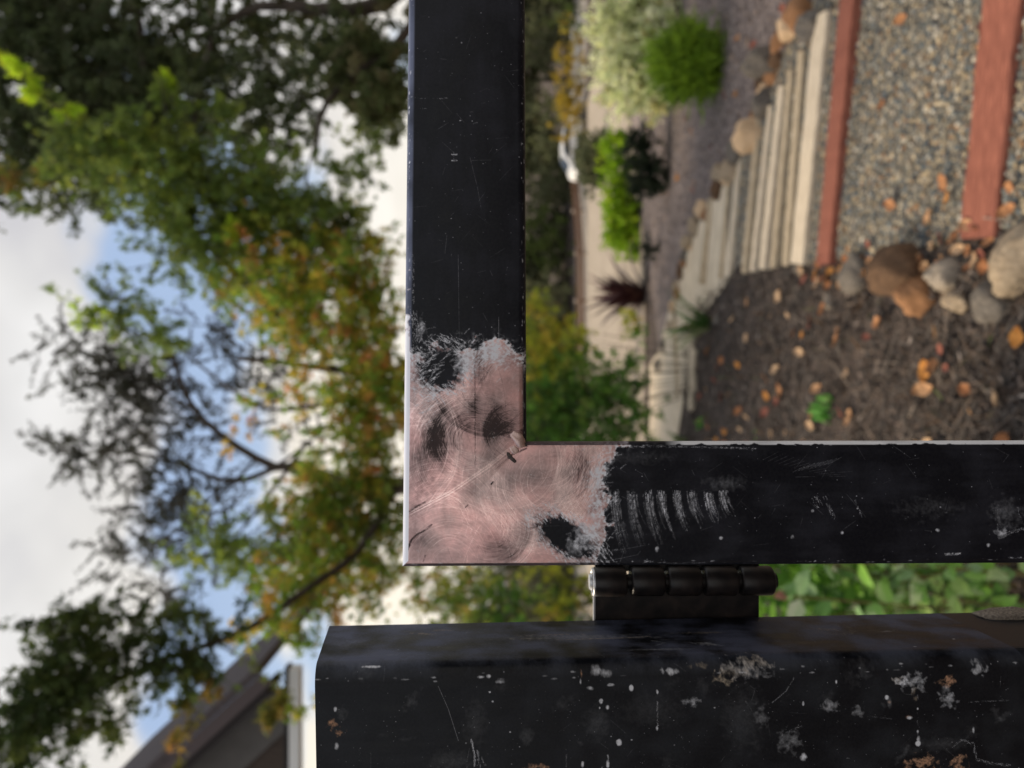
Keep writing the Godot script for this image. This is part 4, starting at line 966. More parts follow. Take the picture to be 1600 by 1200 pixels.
	tree("sweetgum_tree", "tall sweetgum with star shaped leaves turning from green to gold and orange", "tree", Vector3(-1.35, ground(-8.4), -8.4),
		[["trunk", [Vector3(-1.35, ground(-8.4) - 0.1, -8.4), Vector3(-1.2, 0.8, -8.4), Vector3(-0.05, 2.6, -8.3), Vector3(0.3, 4.6, -8.2)], 0.11, 0.03],
		["limb", [Vector3(0.297, 3.544, -8.3), Vector3(0.858, 4.187, -8), Vector3(1.67, 4.953, -7.8), Vector3(2.403, 5.619, -7.5), Vector3(2.788, 6.089, -7.3), Vector3(3.086, 6.402, -7.1)], 0.045, 0.008],
		["limb", [Vector3(-1.178, 2.789, -8.2), Vector3(-1.725, 3.075, -7.4), Vector3(-1.834, 3.339, -6.4), Vector3(-1.877, 3.526, -5.6), Vector3(-1.903, 3.76, -5.2), Vector3(-2.003, 4.208, -5), Vector3(-2.22, 4.63, -4.9), Vector3(-2.385, 4.821, -4.8)], 0.05, 0.008],
		["limb", [Vector3(-0.149, 3.248, -8.3), Vector3(-0.286, 4.116, -8), Vector3(0, 4.646, -7.9), Vector3(0.695, 5.434, -7.8)], 0.03, 0.008],
		["limb", [Vector3(0.298, 2.952, -8.3), Vector3(1.291, 3.191, -8), Vector3(2.124, 3.383, -7.9)], 0.035, 0.01],
		["limb", [Vector3(-0.661, 3.814, -8.2), Vector3(-1.394, 4.262, -7.8), Vector3(-1.899, 4.667, -7.6)], 0.025, 0.008],
		["limb", [Vector3(1.67, 4.953, -7.8), Vector3(2.407, 5.024, -7.5), Vector3(3.122, 5.063, -7.3)], 0.02, 0.006],
		["limb", [Vector3(1.291, 3.333, -8), Vector3(2.095, 3.708, -7.8), Vector3(2.759, 3.545, -7.7)], 0.02, 0.006]],
		[[Vector3(2.436, 5.619, -7.5), Vector3(0.257, 0.372, 0.4), 52, "green"],
			[Vector3(2.235, 5.203, -7.6), Vector3(0.342, 0.479, 0.5), 84, "green"],
			[Vector3(2.089, 4.746, -7.8), Vector3(0.492, 0.597, 0.6), 132, "green"],
			[Vector3(1.48, 4.995, -7.9), Vector3(0.427, 0.498, 0.6), 68, "green"],
			[Vector3(1.907, 4.296, -7.9), Vector3(0.569, 0.605, 0.6), 140, "green"],
			[Vector3(1.216, 4.187, -8), Vector3(0.505, 0.613, 0.7), 119, "turning"],
			[Vector3(1.791, 3.619, -8), Vector3(0.432, 0.432, 0.6), 84, "green"],
			[Vector3(1.219, 3.405, -8), Vector3(0.649, 0.505, 0.7), 126, "turning"],
			[Vector3(0.727, 3.065, -8.1), Vector3(0.511, 0.365, 0.6), 79, "turning"],
			[Vector3(0.435, 3.643, -8.1), Vector3(0.292, 0.292, 0.5), 32, "turning"],
			[Vector3(0.073, 2.92, -8.1), Vector3(0.438, 0.255, 0.5), 58, "turning"],
			[Vector3(-0.294, 3.339, -8.2), Vector3(0.369, 0.517, 0.6), 40, "turning"],
			[Vector3(-0.589, 2.973, -8.2), Vector3(0.517, 0.295, 0.6), 65, "turning"],
			[Vector3(-1.029, 3.375, -8.2), Vector3(0.443, 0.517, 0.6), 68, "turning"],
			[Vector3(-1.433, 3.69, -8), Vector3(0.432, 0.396, 0.6), 54, "turning"],
			[Vector3(-1.398, 3.083, -8.2), Vector3(0.369, 0.406, 0.6), 72, "green"],
			[Vector3(-1.767, 3.993, -7.6), Vector3(0.274, 0.411, 0.6), 44, "green"],
			[Vector3(-1.749, 3.152, -7.8), Vector3(0.316, 0.492, 0.6), 61, "turning"],
			[Vector3(-1.881, 3.372, -7), Vector3(0.284, 0.347, 0.5), 43, "turning"],
			[Vector3(-2.046, 2.91, -7.6), Vector3(0.205, 0.274, 0.5), 18, "turning"],
			[Vector3(-1.764, 4.532, -7.6), Vector3(0.342, 0.274, 0.4), 20, "green"],
			[Vector3(-2.004, 3.566, -6.4), Vector3(0.161, 0.231, 0.3), 16, "turning"],
			[Vector3(-0.286, 4.329, -8), Vector3(0.432, 0.216, 0.5), 7, "turning"],
			[Vector3(-1.832, 4.667, -7.6), Vector3(0.171, 0.342, 0.4), 12, "green"],
			[Vector3(0.556, 5.434, -7.8), Vector3(0.197, 0.351, 0.4), 24, "green"],
			[Vector3(0.822, 5.86, -7.7), Vector3(0.173, 0.347, 0.3), 16, "green"],
			[Vector3(0.753, 6.13, -7.7), Vector3(0.083, 0.125, 0.2), 4, "bright"],
			[Vector3(3.223, 6.514, -7.1), Vector3(0.058, 0.058, 0.08), 2, "bright"],
			[Vector3(3.149, 6.427, -7.1), Vector3(0.058, 0.058, 0.08), 2, "bright"],
			[Vector3(3.049, 6.34, -7.1), Vector3(0.064, 0.058, 0.08), 2, "bright"],
			[Vector3(2.971, 6.318, -7.2), Vector3(0.058, 0.058, 0.08), 2, "bright"],
			[Vector3(2.889, 6.205, -7.2), Vector3(0.052, 0.052, 0.08), 2, "bright"],
			[Vector3(2.839, 6.153, -7.3), Vector3(0.059, 0.059, 0.08), 4, "green"],
			[Vector3(2.75, 6.038, -7.3), Vector3(0.059, 0.066, 0.1), 2, "bright"],
			[Vector3(2.696, 6.007, -7.4), Vector3(0.08, 0.08, 0.1), 2, "bright"],
			[Vector3(2.598, 5.891, -7.4), Vector3(0.093, 0.12, 0.12), 8, "green"],
			[Vector3(3.252, 5.076, -7.3), Vector3(0.053, 0.046, 0.06), 1, "bright"],
			[Vector3(3.136, 5.037, -7.3), Vector3(0.059, 0.046, 0.06), 1, "bright"],
			[Vector3(3.034, 5.032, -7.4), Vector3(0.067, 0.053, 0.08), 4, "green"],
			[Vector3(2.908, 5.024, -7.5), Vector3(0.095, 0.068, 0.1), 6, "green"],
			[Vector3(2.571, 5.421, -7.5), Vector3(0.068, 0.068, 0.1), 1, "bright"],
			[Vector3(2.918, 4.498, -7.6), Vector3(0.123, 0.082, 0.1), 8, "green"],
			[Vector3(1.597, 4.354, -7.3), Vector3(0.059, 0.059, 0.1), 2, "bright"],
			[Vector3(2.166, 6.538, -7.4), Vector3(0.08, 0.227, 0.2), 8, "gold"],
			[Vector3(2.203, 6.02, -7.4), Vector3(0.107, 0.267, 0.2), 12, "green"],
			[Vector3(1.87, 6.7, -7.4), Vector3(0.067, 0.133, 0.2), 4, "green"],
			[Vector3(2.551, 3.101, -7.9), Vector3(0.214, 0.1, 0.2), 10, "green"],
			[Vector3(2.337, 3.312, -7.9), Vector3(0.142, 0.214, 0.3), 12, "green"],
			[Vector3(-2.218, 4.758, -4.9), Vector3(0.265, 0.243, 0.3), 38, "deepgreen"],
			[Vector3(-2.003, 4.501, -4.9), Vector3(0.221, 0.265, 0.3), 42, "deepgreen"],
			[Vector3(-2.384, 4.863, -4.8), Vector3(0.173, 0.173, 0.25), 17, "deepgreen"],
			[Vector3(-1.868, 4.34, -5), Vector3(0.158, 0.225, 0.3), 27, "deepgreen"],
			[Vector3(-1.644, 4.603, -5), Vector3(0.108, 0.18, 0.25), 15, "deepgreen"],
			[Vector3(-1.96, 3.988, -5), Vector3(0.108, 0.18, 0.25), 17, "deepgreen"],
			[Vector3(-1.88, 3.714, -5.2), Vector3(0.103, 0.281, 0.25), 19, "deepgreen"],
			[Vector3(-2.23, 3.764, -5.1), Vector3(0.129, 0.083, 0.15), 6, "gold"],
			[Vector3(-2.366, 3.315, -5.4), Vector3(0.097, 0.078, 0.15), 4, "gold"],
			[Vector3(-2.457, 3.128, -5.6), Vector3(0.303, 0.076, 0.2), 2, "turning"],
			[Vector3(-2.094, 3.719, -5.1), Vector3(0.046, 0.11, 0.15), 2, "deepgreen"],
			[Vector3(-2.596, 3.944, -5.2), Vector3(0.103, 0.037, 0.1), 2, "gold"],
			[Vector3(-1.927, 3.526, -5.6), Vector3(0.091, 0.222, 0.2), 7, "turning"],
			[Vector3(-2.148, 3.34, -6), Vector3(0.108, 0.119, 0.2), 4, "turning"],
			[Vector3(-1.667, 4.173, -5.2), Vector3(0.075, 0.094, 0.2), 2, "deepgreen"],
			[Vector3(0.881, 3.96, -8.2), Vector3(0.443, 0.443, 0.5), 47, "turning"],
			[Vector3(-0.149, 3.174, -8.3), Vector3(0.449, 0.374, 0.5), 47, "turning"],
			[Vector3(1.736, 4.722, -8.1), Vector3(0.438, 0.438, 0.5), 40, "green"],
			[Vector3(-1.72, 3.476, -8), Vector3(0.36, 0.432, 0.5), 40, "turning"]], star, 0.098, 20, 0.38, pals)
	rng.seed = 103
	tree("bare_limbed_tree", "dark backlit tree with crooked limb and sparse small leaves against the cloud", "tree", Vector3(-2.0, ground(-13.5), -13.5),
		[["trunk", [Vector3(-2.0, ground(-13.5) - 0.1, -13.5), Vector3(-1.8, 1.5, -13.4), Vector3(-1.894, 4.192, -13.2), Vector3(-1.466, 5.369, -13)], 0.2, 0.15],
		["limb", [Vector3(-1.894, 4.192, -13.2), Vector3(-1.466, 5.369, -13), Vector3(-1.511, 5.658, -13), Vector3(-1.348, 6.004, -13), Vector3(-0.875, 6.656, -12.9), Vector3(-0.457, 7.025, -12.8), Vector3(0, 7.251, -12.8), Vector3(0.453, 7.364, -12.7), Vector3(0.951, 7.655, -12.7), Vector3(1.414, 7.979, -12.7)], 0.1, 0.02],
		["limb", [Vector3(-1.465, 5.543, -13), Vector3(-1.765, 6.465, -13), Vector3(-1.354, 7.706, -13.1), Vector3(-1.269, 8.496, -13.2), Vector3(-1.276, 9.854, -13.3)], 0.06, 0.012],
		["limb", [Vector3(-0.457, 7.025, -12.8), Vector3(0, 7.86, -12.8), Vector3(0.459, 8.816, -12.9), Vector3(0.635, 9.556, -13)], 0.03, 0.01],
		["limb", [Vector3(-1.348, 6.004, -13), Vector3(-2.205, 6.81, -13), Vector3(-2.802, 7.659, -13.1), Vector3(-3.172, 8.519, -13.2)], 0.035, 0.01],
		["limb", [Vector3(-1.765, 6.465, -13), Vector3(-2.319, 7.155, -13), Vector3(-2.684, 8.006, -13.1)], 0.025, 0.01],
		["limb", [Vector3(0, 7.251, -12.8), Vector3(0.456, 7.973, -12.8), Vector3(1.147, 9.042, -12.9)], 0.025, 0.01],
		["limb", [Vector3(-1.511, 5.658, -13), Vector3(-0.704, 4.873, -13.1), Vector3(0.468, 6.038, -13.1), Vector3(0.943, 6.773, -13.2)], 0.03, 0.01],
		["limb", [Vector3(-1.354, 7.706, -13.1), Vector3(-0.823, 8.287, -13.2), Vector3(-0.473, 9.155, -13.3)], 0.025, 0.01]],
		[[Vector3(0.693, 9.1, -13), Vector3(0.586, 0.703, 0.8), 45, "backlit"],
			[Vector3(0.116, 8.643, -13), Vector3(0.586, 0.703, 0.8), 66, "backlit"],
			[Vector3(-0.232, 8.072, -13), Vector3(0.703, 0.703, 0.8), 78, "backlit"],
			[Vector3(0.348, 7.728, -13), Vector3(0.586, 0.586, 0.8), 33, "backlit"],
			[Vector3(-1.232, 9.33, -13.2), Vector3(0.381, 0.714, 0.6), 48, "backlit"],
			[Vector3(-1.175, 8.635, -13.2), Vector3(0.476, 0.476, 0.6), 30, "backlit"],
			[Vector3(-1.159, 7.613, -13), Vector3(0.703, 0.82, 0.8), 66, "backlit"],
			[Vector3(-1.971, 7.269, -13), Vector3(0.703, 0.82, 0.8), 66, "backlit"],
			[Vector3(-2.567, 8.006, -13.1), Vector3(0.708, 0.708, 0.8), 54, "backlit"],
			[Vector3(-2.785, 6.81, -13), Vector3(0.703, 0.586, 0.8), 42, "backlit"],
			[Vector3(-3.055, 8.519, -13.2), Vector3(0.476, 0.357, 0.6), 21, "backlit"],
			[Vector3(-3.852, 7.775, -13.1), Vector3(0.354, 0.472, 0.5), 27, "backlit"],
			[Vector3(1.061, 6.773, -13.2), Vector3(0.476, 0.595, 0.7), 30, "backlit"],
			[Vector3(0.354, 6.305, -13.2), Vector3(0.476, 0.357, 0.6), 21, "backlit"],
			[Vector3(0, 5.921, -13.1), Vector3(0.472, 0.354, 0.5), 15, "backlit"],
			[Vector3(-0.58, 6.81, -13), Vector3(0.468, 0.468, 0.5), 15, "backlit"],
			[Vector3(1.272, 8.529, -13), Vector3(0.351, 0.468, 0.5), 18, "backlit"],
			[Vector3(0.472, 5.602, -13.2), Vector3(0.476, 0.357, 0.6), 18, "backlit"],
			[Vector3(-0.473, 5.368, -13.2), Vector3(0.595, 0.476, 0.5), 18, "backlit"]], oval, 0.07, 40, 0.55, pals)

func build_far() -> void:
	var pals := {
		"far": [[0.168, 0.186, 0.084, 3.0], [0.12, 0.138, 0.066, 3.0], [0.168, 0.174, 0.09, 1.4], [0.192, 0.144, 0.072, 0.6]],
		"fardark": [[0.09, 0.102, 0.054, 3.0], [0.132, 0.144, 0.072, 2.0], [0.168, 0.168, 0.09, 1.0]],
		"farpale": [[0.22, 0.237, 0.121, 3.0], [0.165, 0.176, 0.088, 2.0], [0.22, 0.209, 0.11, 1.0]],
		"yellow": [[0.45, 0.32, 0.03, 3.0], [0.36, 0.24, 0.03, 2.0], [0.30, 0.28, 0.05, 1.0]],
		"mid": [[0.09, 0.13, 0.03, 3.0], [0.13, 0.17, 0.04, 1.5], [0.05, 0.07, 0.02, 1.5]],
	}
	var n := 0
	for t in [[-3.0, -52.0, 8.0, 3.6, "far", "leftmost roadside tree, olive green, just beyond the golden bush"],
		[4.5, -54.0, 9.5, 4.2, "fardark", "dark olive roadside tree behind the timber fence"],
		[11.0, -56.0, 9.0, 4.0, "fardark", "dense dark roadside tree left of the white car"],
		[17.5, -54.0, 9.5, 4.2, "farpale", "pale olive roadside tree rising above the white car"],
		[24.0, -56.0, 10.0, 4.4, "far", "olive brown roadside tree above the yellow bush"],
		[30.5, -53.0, 9.5, 4.4, "fardark", "rightmost roadside tree with dark gaps, at the frame edge"],
		[-11.0, -54.0, 9.0, 4.4, "farpale", "pale olive roadside tree seen in the gap above the hinge"],
		[-20.0, -56.0, 9.0, 4.6, "far", "roadside tree farthest left, low behind the gate post"]]:
		rng.seed = 300 + n
		var b := Vector3(t[0], -3.9, t[1])
		var h: float = t[2]
		var r: float = t[3]
		var cl := []
		for k in 11:
			var q := random_dir()
			cl.append([b + Vector3(q.x * r * 0.6, h * rng.randf_range(0.12, 0.85), q.z * r * 0.6), Vector3(r * 0.55, h * 0.2, r * 0.55), 95, t[4]])
		tree("roadside_tree", t[5], "tree", b, [["trunk", [b + Vector3(0, -0.1, 0), b + Vector3(0.1, h * 0.4, 0), b + Vector3(0.0, h * 0.85, 0.1)], 0.22, 0.05]], cl, oval, 0.42, 14, 1.3, pals, "trees along the road beyond the driveway")
		n += 1
	# yellow bush, dark bushes by the road
	for t in [[-22.5, -47.5, 2.3, 3.0, "far", "bush on the road verge, hidden far left behind the post", "verge_bush"],
		[-17.8, -48.1, 2.9, 4.2, "fardark", "bush on the road verge, left of the hinge gap", "verge_bush"],
		[-14.1, -48.7, 2.9, 3.7, "farpale", "bush on the road verge, behind the upper hinge gap", "verge_bush"],
		[-10.4, -49.3, 2.8, 3.2, "mid", "bush on the road verge, pale, seen in the gap above the hinge", "verge_bush"],
		[-5.7, -47.9, 2.7, 4.3, "fardark", "bush on the road verge, above the gap between gate and post", "verge_bush"],
		[-2.0, -48.5, 2.7, 3.8, "far", "bush on the road verge, dark, behind the golden bush", "verge_bush"],
		[1.7, -49.1, 2.6, 3.3, "fardark", "bush on the road verge, olive, behind the golden bush tops", "verge_bush"],
		[6.4, -47.7, 2.5, 4.5, "farpale", "bush on the road verge, dark, behind the left fence posts", "verge_bush"],
		[10.1, -48.3, 2.4, 4.0, "mid", "bush on the road verge, pale, behind the middle of the timber fence", "verge_bush"],
		[13.8, -48.9, 2.4, 3.5, "fardark", "bush on the road verge, green, behind the timber fence right half", "verge_bush"],
		[17.5, -47.5, 2.3, 3.0, "far", "bush on the road verge, dark, behind the right fence end", "verge_bush"],
		[22.2, -48.1, 2.9, 4.2, "fardark", "bush on the road verge, olive, left of the white car", "verge_bush"],
		[25.9, -48.7, 2.9, 3.7, "farpale", "bush on the road verge, dark, directly above the white car", "verge_bush"],
		[29.6, -49.3, 2.8, 3.2, "mid", "bush on the road verge, pale, above the yellow bush", "verge_bush"],
		[34.3, -47.9, 2.7, 4.3, "fardark", "bush on the road verge, green, at the right frame edge above the wall", "verge_bush"],
		[11.9, -37.0, 0.8, 0.4, "fardark", "low dark plant at the verge before the front wheel of the white car", "verge_shrub"],
		[17.4, -40.6, 3.3, 1.9, "yellow", "bright yellow autumn bush beside the white car", "yellow_bush"],
		[20.5, -36.0, 1.9, 2.2, "mid", "rounded green bush at the right edge near the low wall", "green_bush"],
		[6.4, -20.5, 0.5, 0.45, "fardark", "dark low shrub on the driveway edge behind the lime shrub", "verge_shrub"]]:
		rng.seed = 400 + n
		n += 1
		var b := Vector3(t[0], ground(t[1]), t[1])
		var w: float = t[2]
		var h: float = t[3]
		var cl := []
		for k in 5: cl.append([b + Vector3(rng.randf_range(-w, w) * 0.7, h * rng.randf_range(0.35, 0.62), rng.randf_range(-0.4, 0.4)), Vector3(w * 0.5, h * 0.42, 0.6), 22, t[4]])
		shrub(t[6], t[5], b, cl, oval, 0.24, 12, 0.5, pals)
	build_car()
	# low timber fence along the far edge of the driveway
	var o := thing("timber_fence", "low brown timber fence with pale post tops along the far driveway edge", "fence", Vector3(6, ground(-40.0), -40.0))
	var wood := noisy(Color(0.16, 0.085, 0.05), Color(0.26, 0.15, 0.095), 0.03, 1.0, 51, 0.9, Vector3(0.4, 3, 3))
	var palew := mat(Color(0.50, 0.42, 0.34), 0.85)
	var ends := [Vector3(13.3, 0, -45.6), Vector3(10.6, 0, -43.4), Vector3(7.6, 0, -41.2), Vector3(4.6, 0, -39.2), Vector3(1.6, 0, -37.6), Vector3(-1.6, 0, -36.4)]
	for i in ends.size():
		var e: Vector3 = ends[i]
		e.y = ground(e.z)
		ends[i] = e - o.position
		var st := new_st()
		box(st, ends[i] + Vector3(0, 0.36, 0), Vector3(0.09, 0.38, 0.09))
		part("fence_post", done(st), palew, o)
	for i in ends.size() - 1:
		for hh in [0.30, 0.56]:
			var a: Vector3 = ends[i] + Vector3(0, hh, 0)
			var b: Vector3 = ends[i + 1] + Vector3(0, hh, 0)
			var d := (b - a).normalized()
			var st := new_st()
			box(st, (a + b) / 2 + Vector3(0, 0, 0.12), Vector3(a.distance_to(b) / 2 - 0.01, 0.10, 0.03), Basis(d, Vector3.UP, d.cross(Vector3.UP)).orthonormalized())
			part("fence_rail", done(st), wood, o)
	var w := thing("garden_wall", "low white wall partly hidden by the yellow bush beside the road", "wall", Vector3(20.6, ground(-44.5), -44.5))
	var st3 := new_st()
	box(st3, Vector3(0, 0.3, 0), Vector3(2.4, 0.3, 0.15))
	part("wall_body", done(st3), noisy(Color(0.55, 0.53, 0.49), Color(0.68, 0.66, 0.62), 0.02, 1.5, 57, 0.9), w)
	st3 = new_st()
	box(st3, Vector3(0, 0.64, 0), Vector3(2.45, 0.04, 0.19))
	part("wall_cap", done(st3), mat(Color(0.5, 0.49, 0.47), 0.9), w)

func build_car() -> void:
	var o := thing("parked_car", "white parked car seen from the side beside the yellow bush", "car", Vector3(14.6, ground(-42.6) + 0.04, -42.6))
	o.rotation.y = deg_to_rad(4)
	var paint := mat(Color(0.80, 0.80, 0.80), 0.25, 0.0, 0.5)
	paint.clearcoat_enabled = true
	paint.clearcoat = 0.6
	var glass := mat(Color(0.03, 0.035, 0.04), 0.08)
	var rubber := mat(Color(0.02, 0.02, 0.02), 0.9)
	var prof := [[-2.15, 0.35], [-2.2, 0.62], [-2.05, 0.92], [-1.75, 1.0], [-1.1, 1.42], [-0.2, 1.47], [0.45, 1.38], [1.05, 0.98], [1.85, 0.84], [2.2, 0.62], [2.18, 0.35], [1.75, 0.25], [-1.75, 0.25]]
	var st := new_st()
	var ring := func(hw: float, tuck: float) -> Array:
		var r := []
		for p in prof: r.append(Vector3(p[0] * (1.0 - tuck * 0.03), p[1] if tuck == 0.0 else lerpf(p[1], 0.8, tuck * 0.04), hw - (maxf(0.0, p[1] - 0.9) * 0.32)))
		return r
	var rings := []
	for k in [[0.88, 1.0], [0.80, 0.0], [-0.80, 0.0], [-0.88, 1.0]]:
		var r := []
		for p in prof:
			var tuck: float = k[1]
			var z: float = k[0]
			z -= signf(z) * maxf(0.0, p[1] - 0.9) * 0.3
			r.append(Vector3(p[0] * (1.0 - 0.025 * tuck), p[1] - 0.05 * tuck * signf(p[1] - 0.7), z))
		rings.append(r)
	for k in 3:
		for i in prof.size():
			var n := (i + 1) % prof.size()
			quad(st, rings[k][i], rings[k][n], rings[k + 1][n], rings[k + 1][i])
	for k in [0, 3]:
		for i in range(1, prof.size() - 1):
			var t := [rings[k][0], rings[k][i + 1], rings[k][i]] if k == 0 else [rings[k][0], rings[k][i], rings[k][i + 1]]
			for v in t:
				st.set_uv(Vector2.ZERO)
				st.add_vertex(v)
	part("body", done(st), paint, o)
	for sgn in [1.0, -1.0]:
		for wpts in [[[-1.45, 1.03], [-0.98, 1.34], [-0.3, 1.38], [-0.3, 1.03]], [[-0.22, 1.03], [-0.22, 1.38], [0.38, 1.31], [0.85, 1.03]]]:
			var s2 := new_st()
			var p := []
			for q in wpts: p.append(Vector3(q[0], q[1], sgn * (0.893 - (q[1] - 0.9) * 0.3)))
			if sgn > 0: quad(s2, p[0], p[1], p[2], p[3])
			else: quad(s2, p[3], p[2], p[1], p[0])
			part("side_window", done(s2), glass, o)
		for wx in [-1.35, 1.38]:
			var tyre := CylinderMesh.new()
			tyre.top_radius = 0.33
			tyre.bottom_radius = 0.33
			tyre.height = 0.22
			tyre.radial_segments = 20
			var wh := part("wheel", tyre, rubber, o, Vector3(wx, 0.33, sgn * 0.80))
			wh.rotation.x = PI / 2
			var hub := CylinderMesh.new()
			hub.top_radius = 0.2
			hub.bottom_radius = 0.2
			hub.height = 0.24
			part("rim", hub, mat(Color(0.45, 0.45, 0.46), 0.35, 0.8), wh)
		var lamp := SphereMesh.new()
		lamp.radius = 0.09
		lamp.height = 0.14
		part("headlight", lamp, mat(Color(0.7, 0.7, 0.72), 0.1), o, Vector3(2.1, 0.68, sgn * 0.6))
	for q in [[1.0, 1.02, 0.42, 1.40, 1.0], [-1.72, 1.02, -1.1, 1.45, -1.0]]:
		var s3 := new_st()
		var a := Vector3(q[0] + 0.03 * q[4], q[1] + 0.02, 0.68)
		var b := Vector3(q[2] + 0.03 * q[4], q[3] + 0.0, 0.56)
		quad(s3, a, b, b * Vector3(1, 1, -1), a * Vector3(1, 1, -1))
		part("windscreen" if q[4] > 0 else "rear_window", done(s3), glass, o)

func build_plants() -> void:
	var pals := {
		"palesage": [[0.777, 0.8, 0.478, 3.0], [0.628, 0.688, 0.373, 2.0], [0.8, 0.8, 0.598, 1.5], [0.299, 0.359, 0.165, 1.0], [0.672, 0.538, 0.179, 0.3]],
		"mound": [[0.182, 0.304, 0.023, 3.0], [0.282, 0.414, 0.03, 2.0], [0.083, 0.151, 0.02, 1.5]],
		"lime": [[0.319, 0.489, 0.021, 3.0], [0.212, 0.383, 0.019, 2.0], [0.383, 0.468, 0.031, 1.0], [0.095, 0.191, 0.013, 1.0]],
		"deep": [[0.018, 0.028, 0.016, 3.0], [0.03, 0.042, 0.022, 1.5]],
		"bushgreen": [[0.11, 0.239, 0.04, 3.0], [0.184, 0.35, 0.055, 2.0], [0.064, 0.129, 0.037, 2.0], [0.331, 0.405, 0.074, 0.8]],
		"bushgold": [[0.504, 0.504, 0.05, 3.0], [0.235, 0.302, 0.05, 2.0], [0.588, 0.37, 0.067, 0.8]],
		"mixed": [[0.365, 0.517, 0.092, 3.0], [0.729, 0.668, 0.121, 2.0], [0.8, 0.394, 0.182, 0.8], [0.182, 0.304, 0.061, 2.0]],
	}
	rng.seed = 201
	shrub("sage_bush", "pale silvery green sage bush at the right edge of the mulch slope", Vector3(3.797, -0.415, -8.14), [[Vector3(3.501, 0.22, -7.9), Vector3(0.356, 0.228, 0.3), 144, "palesage"], [Vector3(4.051, 0.238, -8), Vector3(0.36, 0.231, 0.3), 144, "palesage"], [Vector3(3.672, -0.081, -7.8), Vector3(0.492, 0.239, 0.3), 166, "palesage"], [Vector3(3.247, -0.01, -7.8), Vector3(0.169, 0.239, 0.25), 72, "palesage"], [Vector3(4.344, -0.052, -8), Vector3(0.36, 0.324, 0.3), 130, "palesage"]], oval, 0.075, 16, 0.22, pals)
	rng.seed = 202
	shrub("mound_shrub", "round vivid green dwarf conifer mound in front of the pale bush", Vector3(2.716, -0.217, -5.93), [[Vector3(2.639, 0.02, -5.8), Vector3(0.219, 0.178, 0.2), 180, "mound"], [Vector3(2.68, 0.099, -5.8), Vector3(0.146, 0.125, 0.15), 75, "mound"]], blade_mesh, 0.15, 22, 0.14, pals)
	rng.seed = 203
	shrub("lime_hedge", "lime yellow low spreading shrub beside the tan driveway", Vector3(3.165, -0.807, -12.06), [[Vector3(3.96, -0.38, -12), Vector3(0.27, 0.141, 0.25), 57, "lime"], [Vector3(3.527, -0.446, -12), Vector3(0.303, 0.162, 0.25), 62, "lime"], [Vector3(3.038, -0.489, -12), Vector3(0.389, 0.238, 0.35), 120, "lime"], [Vector3(2.605, -0.533, -12), Vector3(0.389, 0.238, 0.35), 120, "lime"], [Vector3(2.301, -0.631, -12), Vector3(0.173, 0.13, 0.2), 31, "lime"]], oval, 0.085, 16, 0.2, pals)
	rng.seed = 204
	shrub("dark_shrub", "very dark green shrub in front of the lime shrub", Vector3(2.697, -0.477, -8.76), [[Vector3(2.53, -0.219, -8.6), Vector3(0.232, 0.217, 0.25), 90, "deep"], [Vector3(2.913, -0.122, -8.7), Vector3(0.204, 0.172, 0.2), 60, "deep"]], oval, 0.06, 18, 0.16, pals)
	rng.seed = 205
	shrub("dark_shrub", "small dark grey green shrub at the near end of the lime shrub", Vector3(1.833, -0.556, -9.55), [[Vector3(1.804, -0.393, -9.4), Vector3(0.152, 0.11, 0.12), 24, "deep"]], oval, 0.05, 14, 0.12, pals)
	rng.seed = 206
	shrub("golden_bush", "green bush with yellow tops beside the metal corner, beyond the purple flax", Vector3(0.15, ground(-7.0), -7.0), [[Vector3(0.52, 1.194, -7.2), Vector3(0.221, 0.169, 0.3), 25, "bushgold"],
		[Vector3(0.253, 1.08, -7), Vector3(0.202, 0.214, 0.3), 34, "bushgold"],
		[Vector3(-0.189, 1.175, -7), Vector3(0.252, 0.252, 0.3), 42, "bushgreen"],
		[Vector3(-0.061, 0.882, -6.8), Vector3(0.282, 0.245, 0.3), 48, "bushgreen"],
		[Vector3(-0.368, 0.943, -6.8), Vector3(0.208, 0.306, 0.3), 50, "bushgreen"],
		[Vector3(-0.242, 0.589, -6.7), Vector3(0.205, 0.229, 0.3), 36, "bushgreen"],
		[Vector3(0.123, 0.728, -6.8), Vector3(0.147, 0.184, 0.2), 17, "bushgreen"],
		[Vector3(0.06, 0.515, -6.6), Vector3(0.107, 0.131, 0.2), 13, "bushgreen"],
		[Vector3(-0.491, 1.25, -6.8), Vector3(0.184, 0.245, 0.3), 31, "bushgreen"],
		[Vector3(-0.537, 0.665, -6.6), Vector3(0.143, 0.238, 0.3), 25, "bushgreen"],
		[Vector3(0.553, 0.869, -7.2), Vector3(0.091, 0.091, 0.15), 7, "bushgold"],
		[Vector3(0.801, 1.182, -7.4), Vector3(0.133, 0.147, 0.2), 11, "bushgold"],
		[Vector3(0.253, 0.319, -7), Vector3(0.101, 0.088, 0.15), 4, "bushgreen"],
		[Vector3(-0.121, 0.407, -6.7), Vector3(0.157, 0.157, 0.2), 17, "bushgreen"],
		[Vector3(-0.418, 0.395, -6.6), Vector3(0.155, 0.155, 0.2), 17, "bushgreen"],
		[Vector3(0.063, 1.112, -7), Vector3(0.252, 0.252, 0.3), 22, "bushgold"]], star, 0.10, 10, 0.3, pals)
	rng.seed = 207
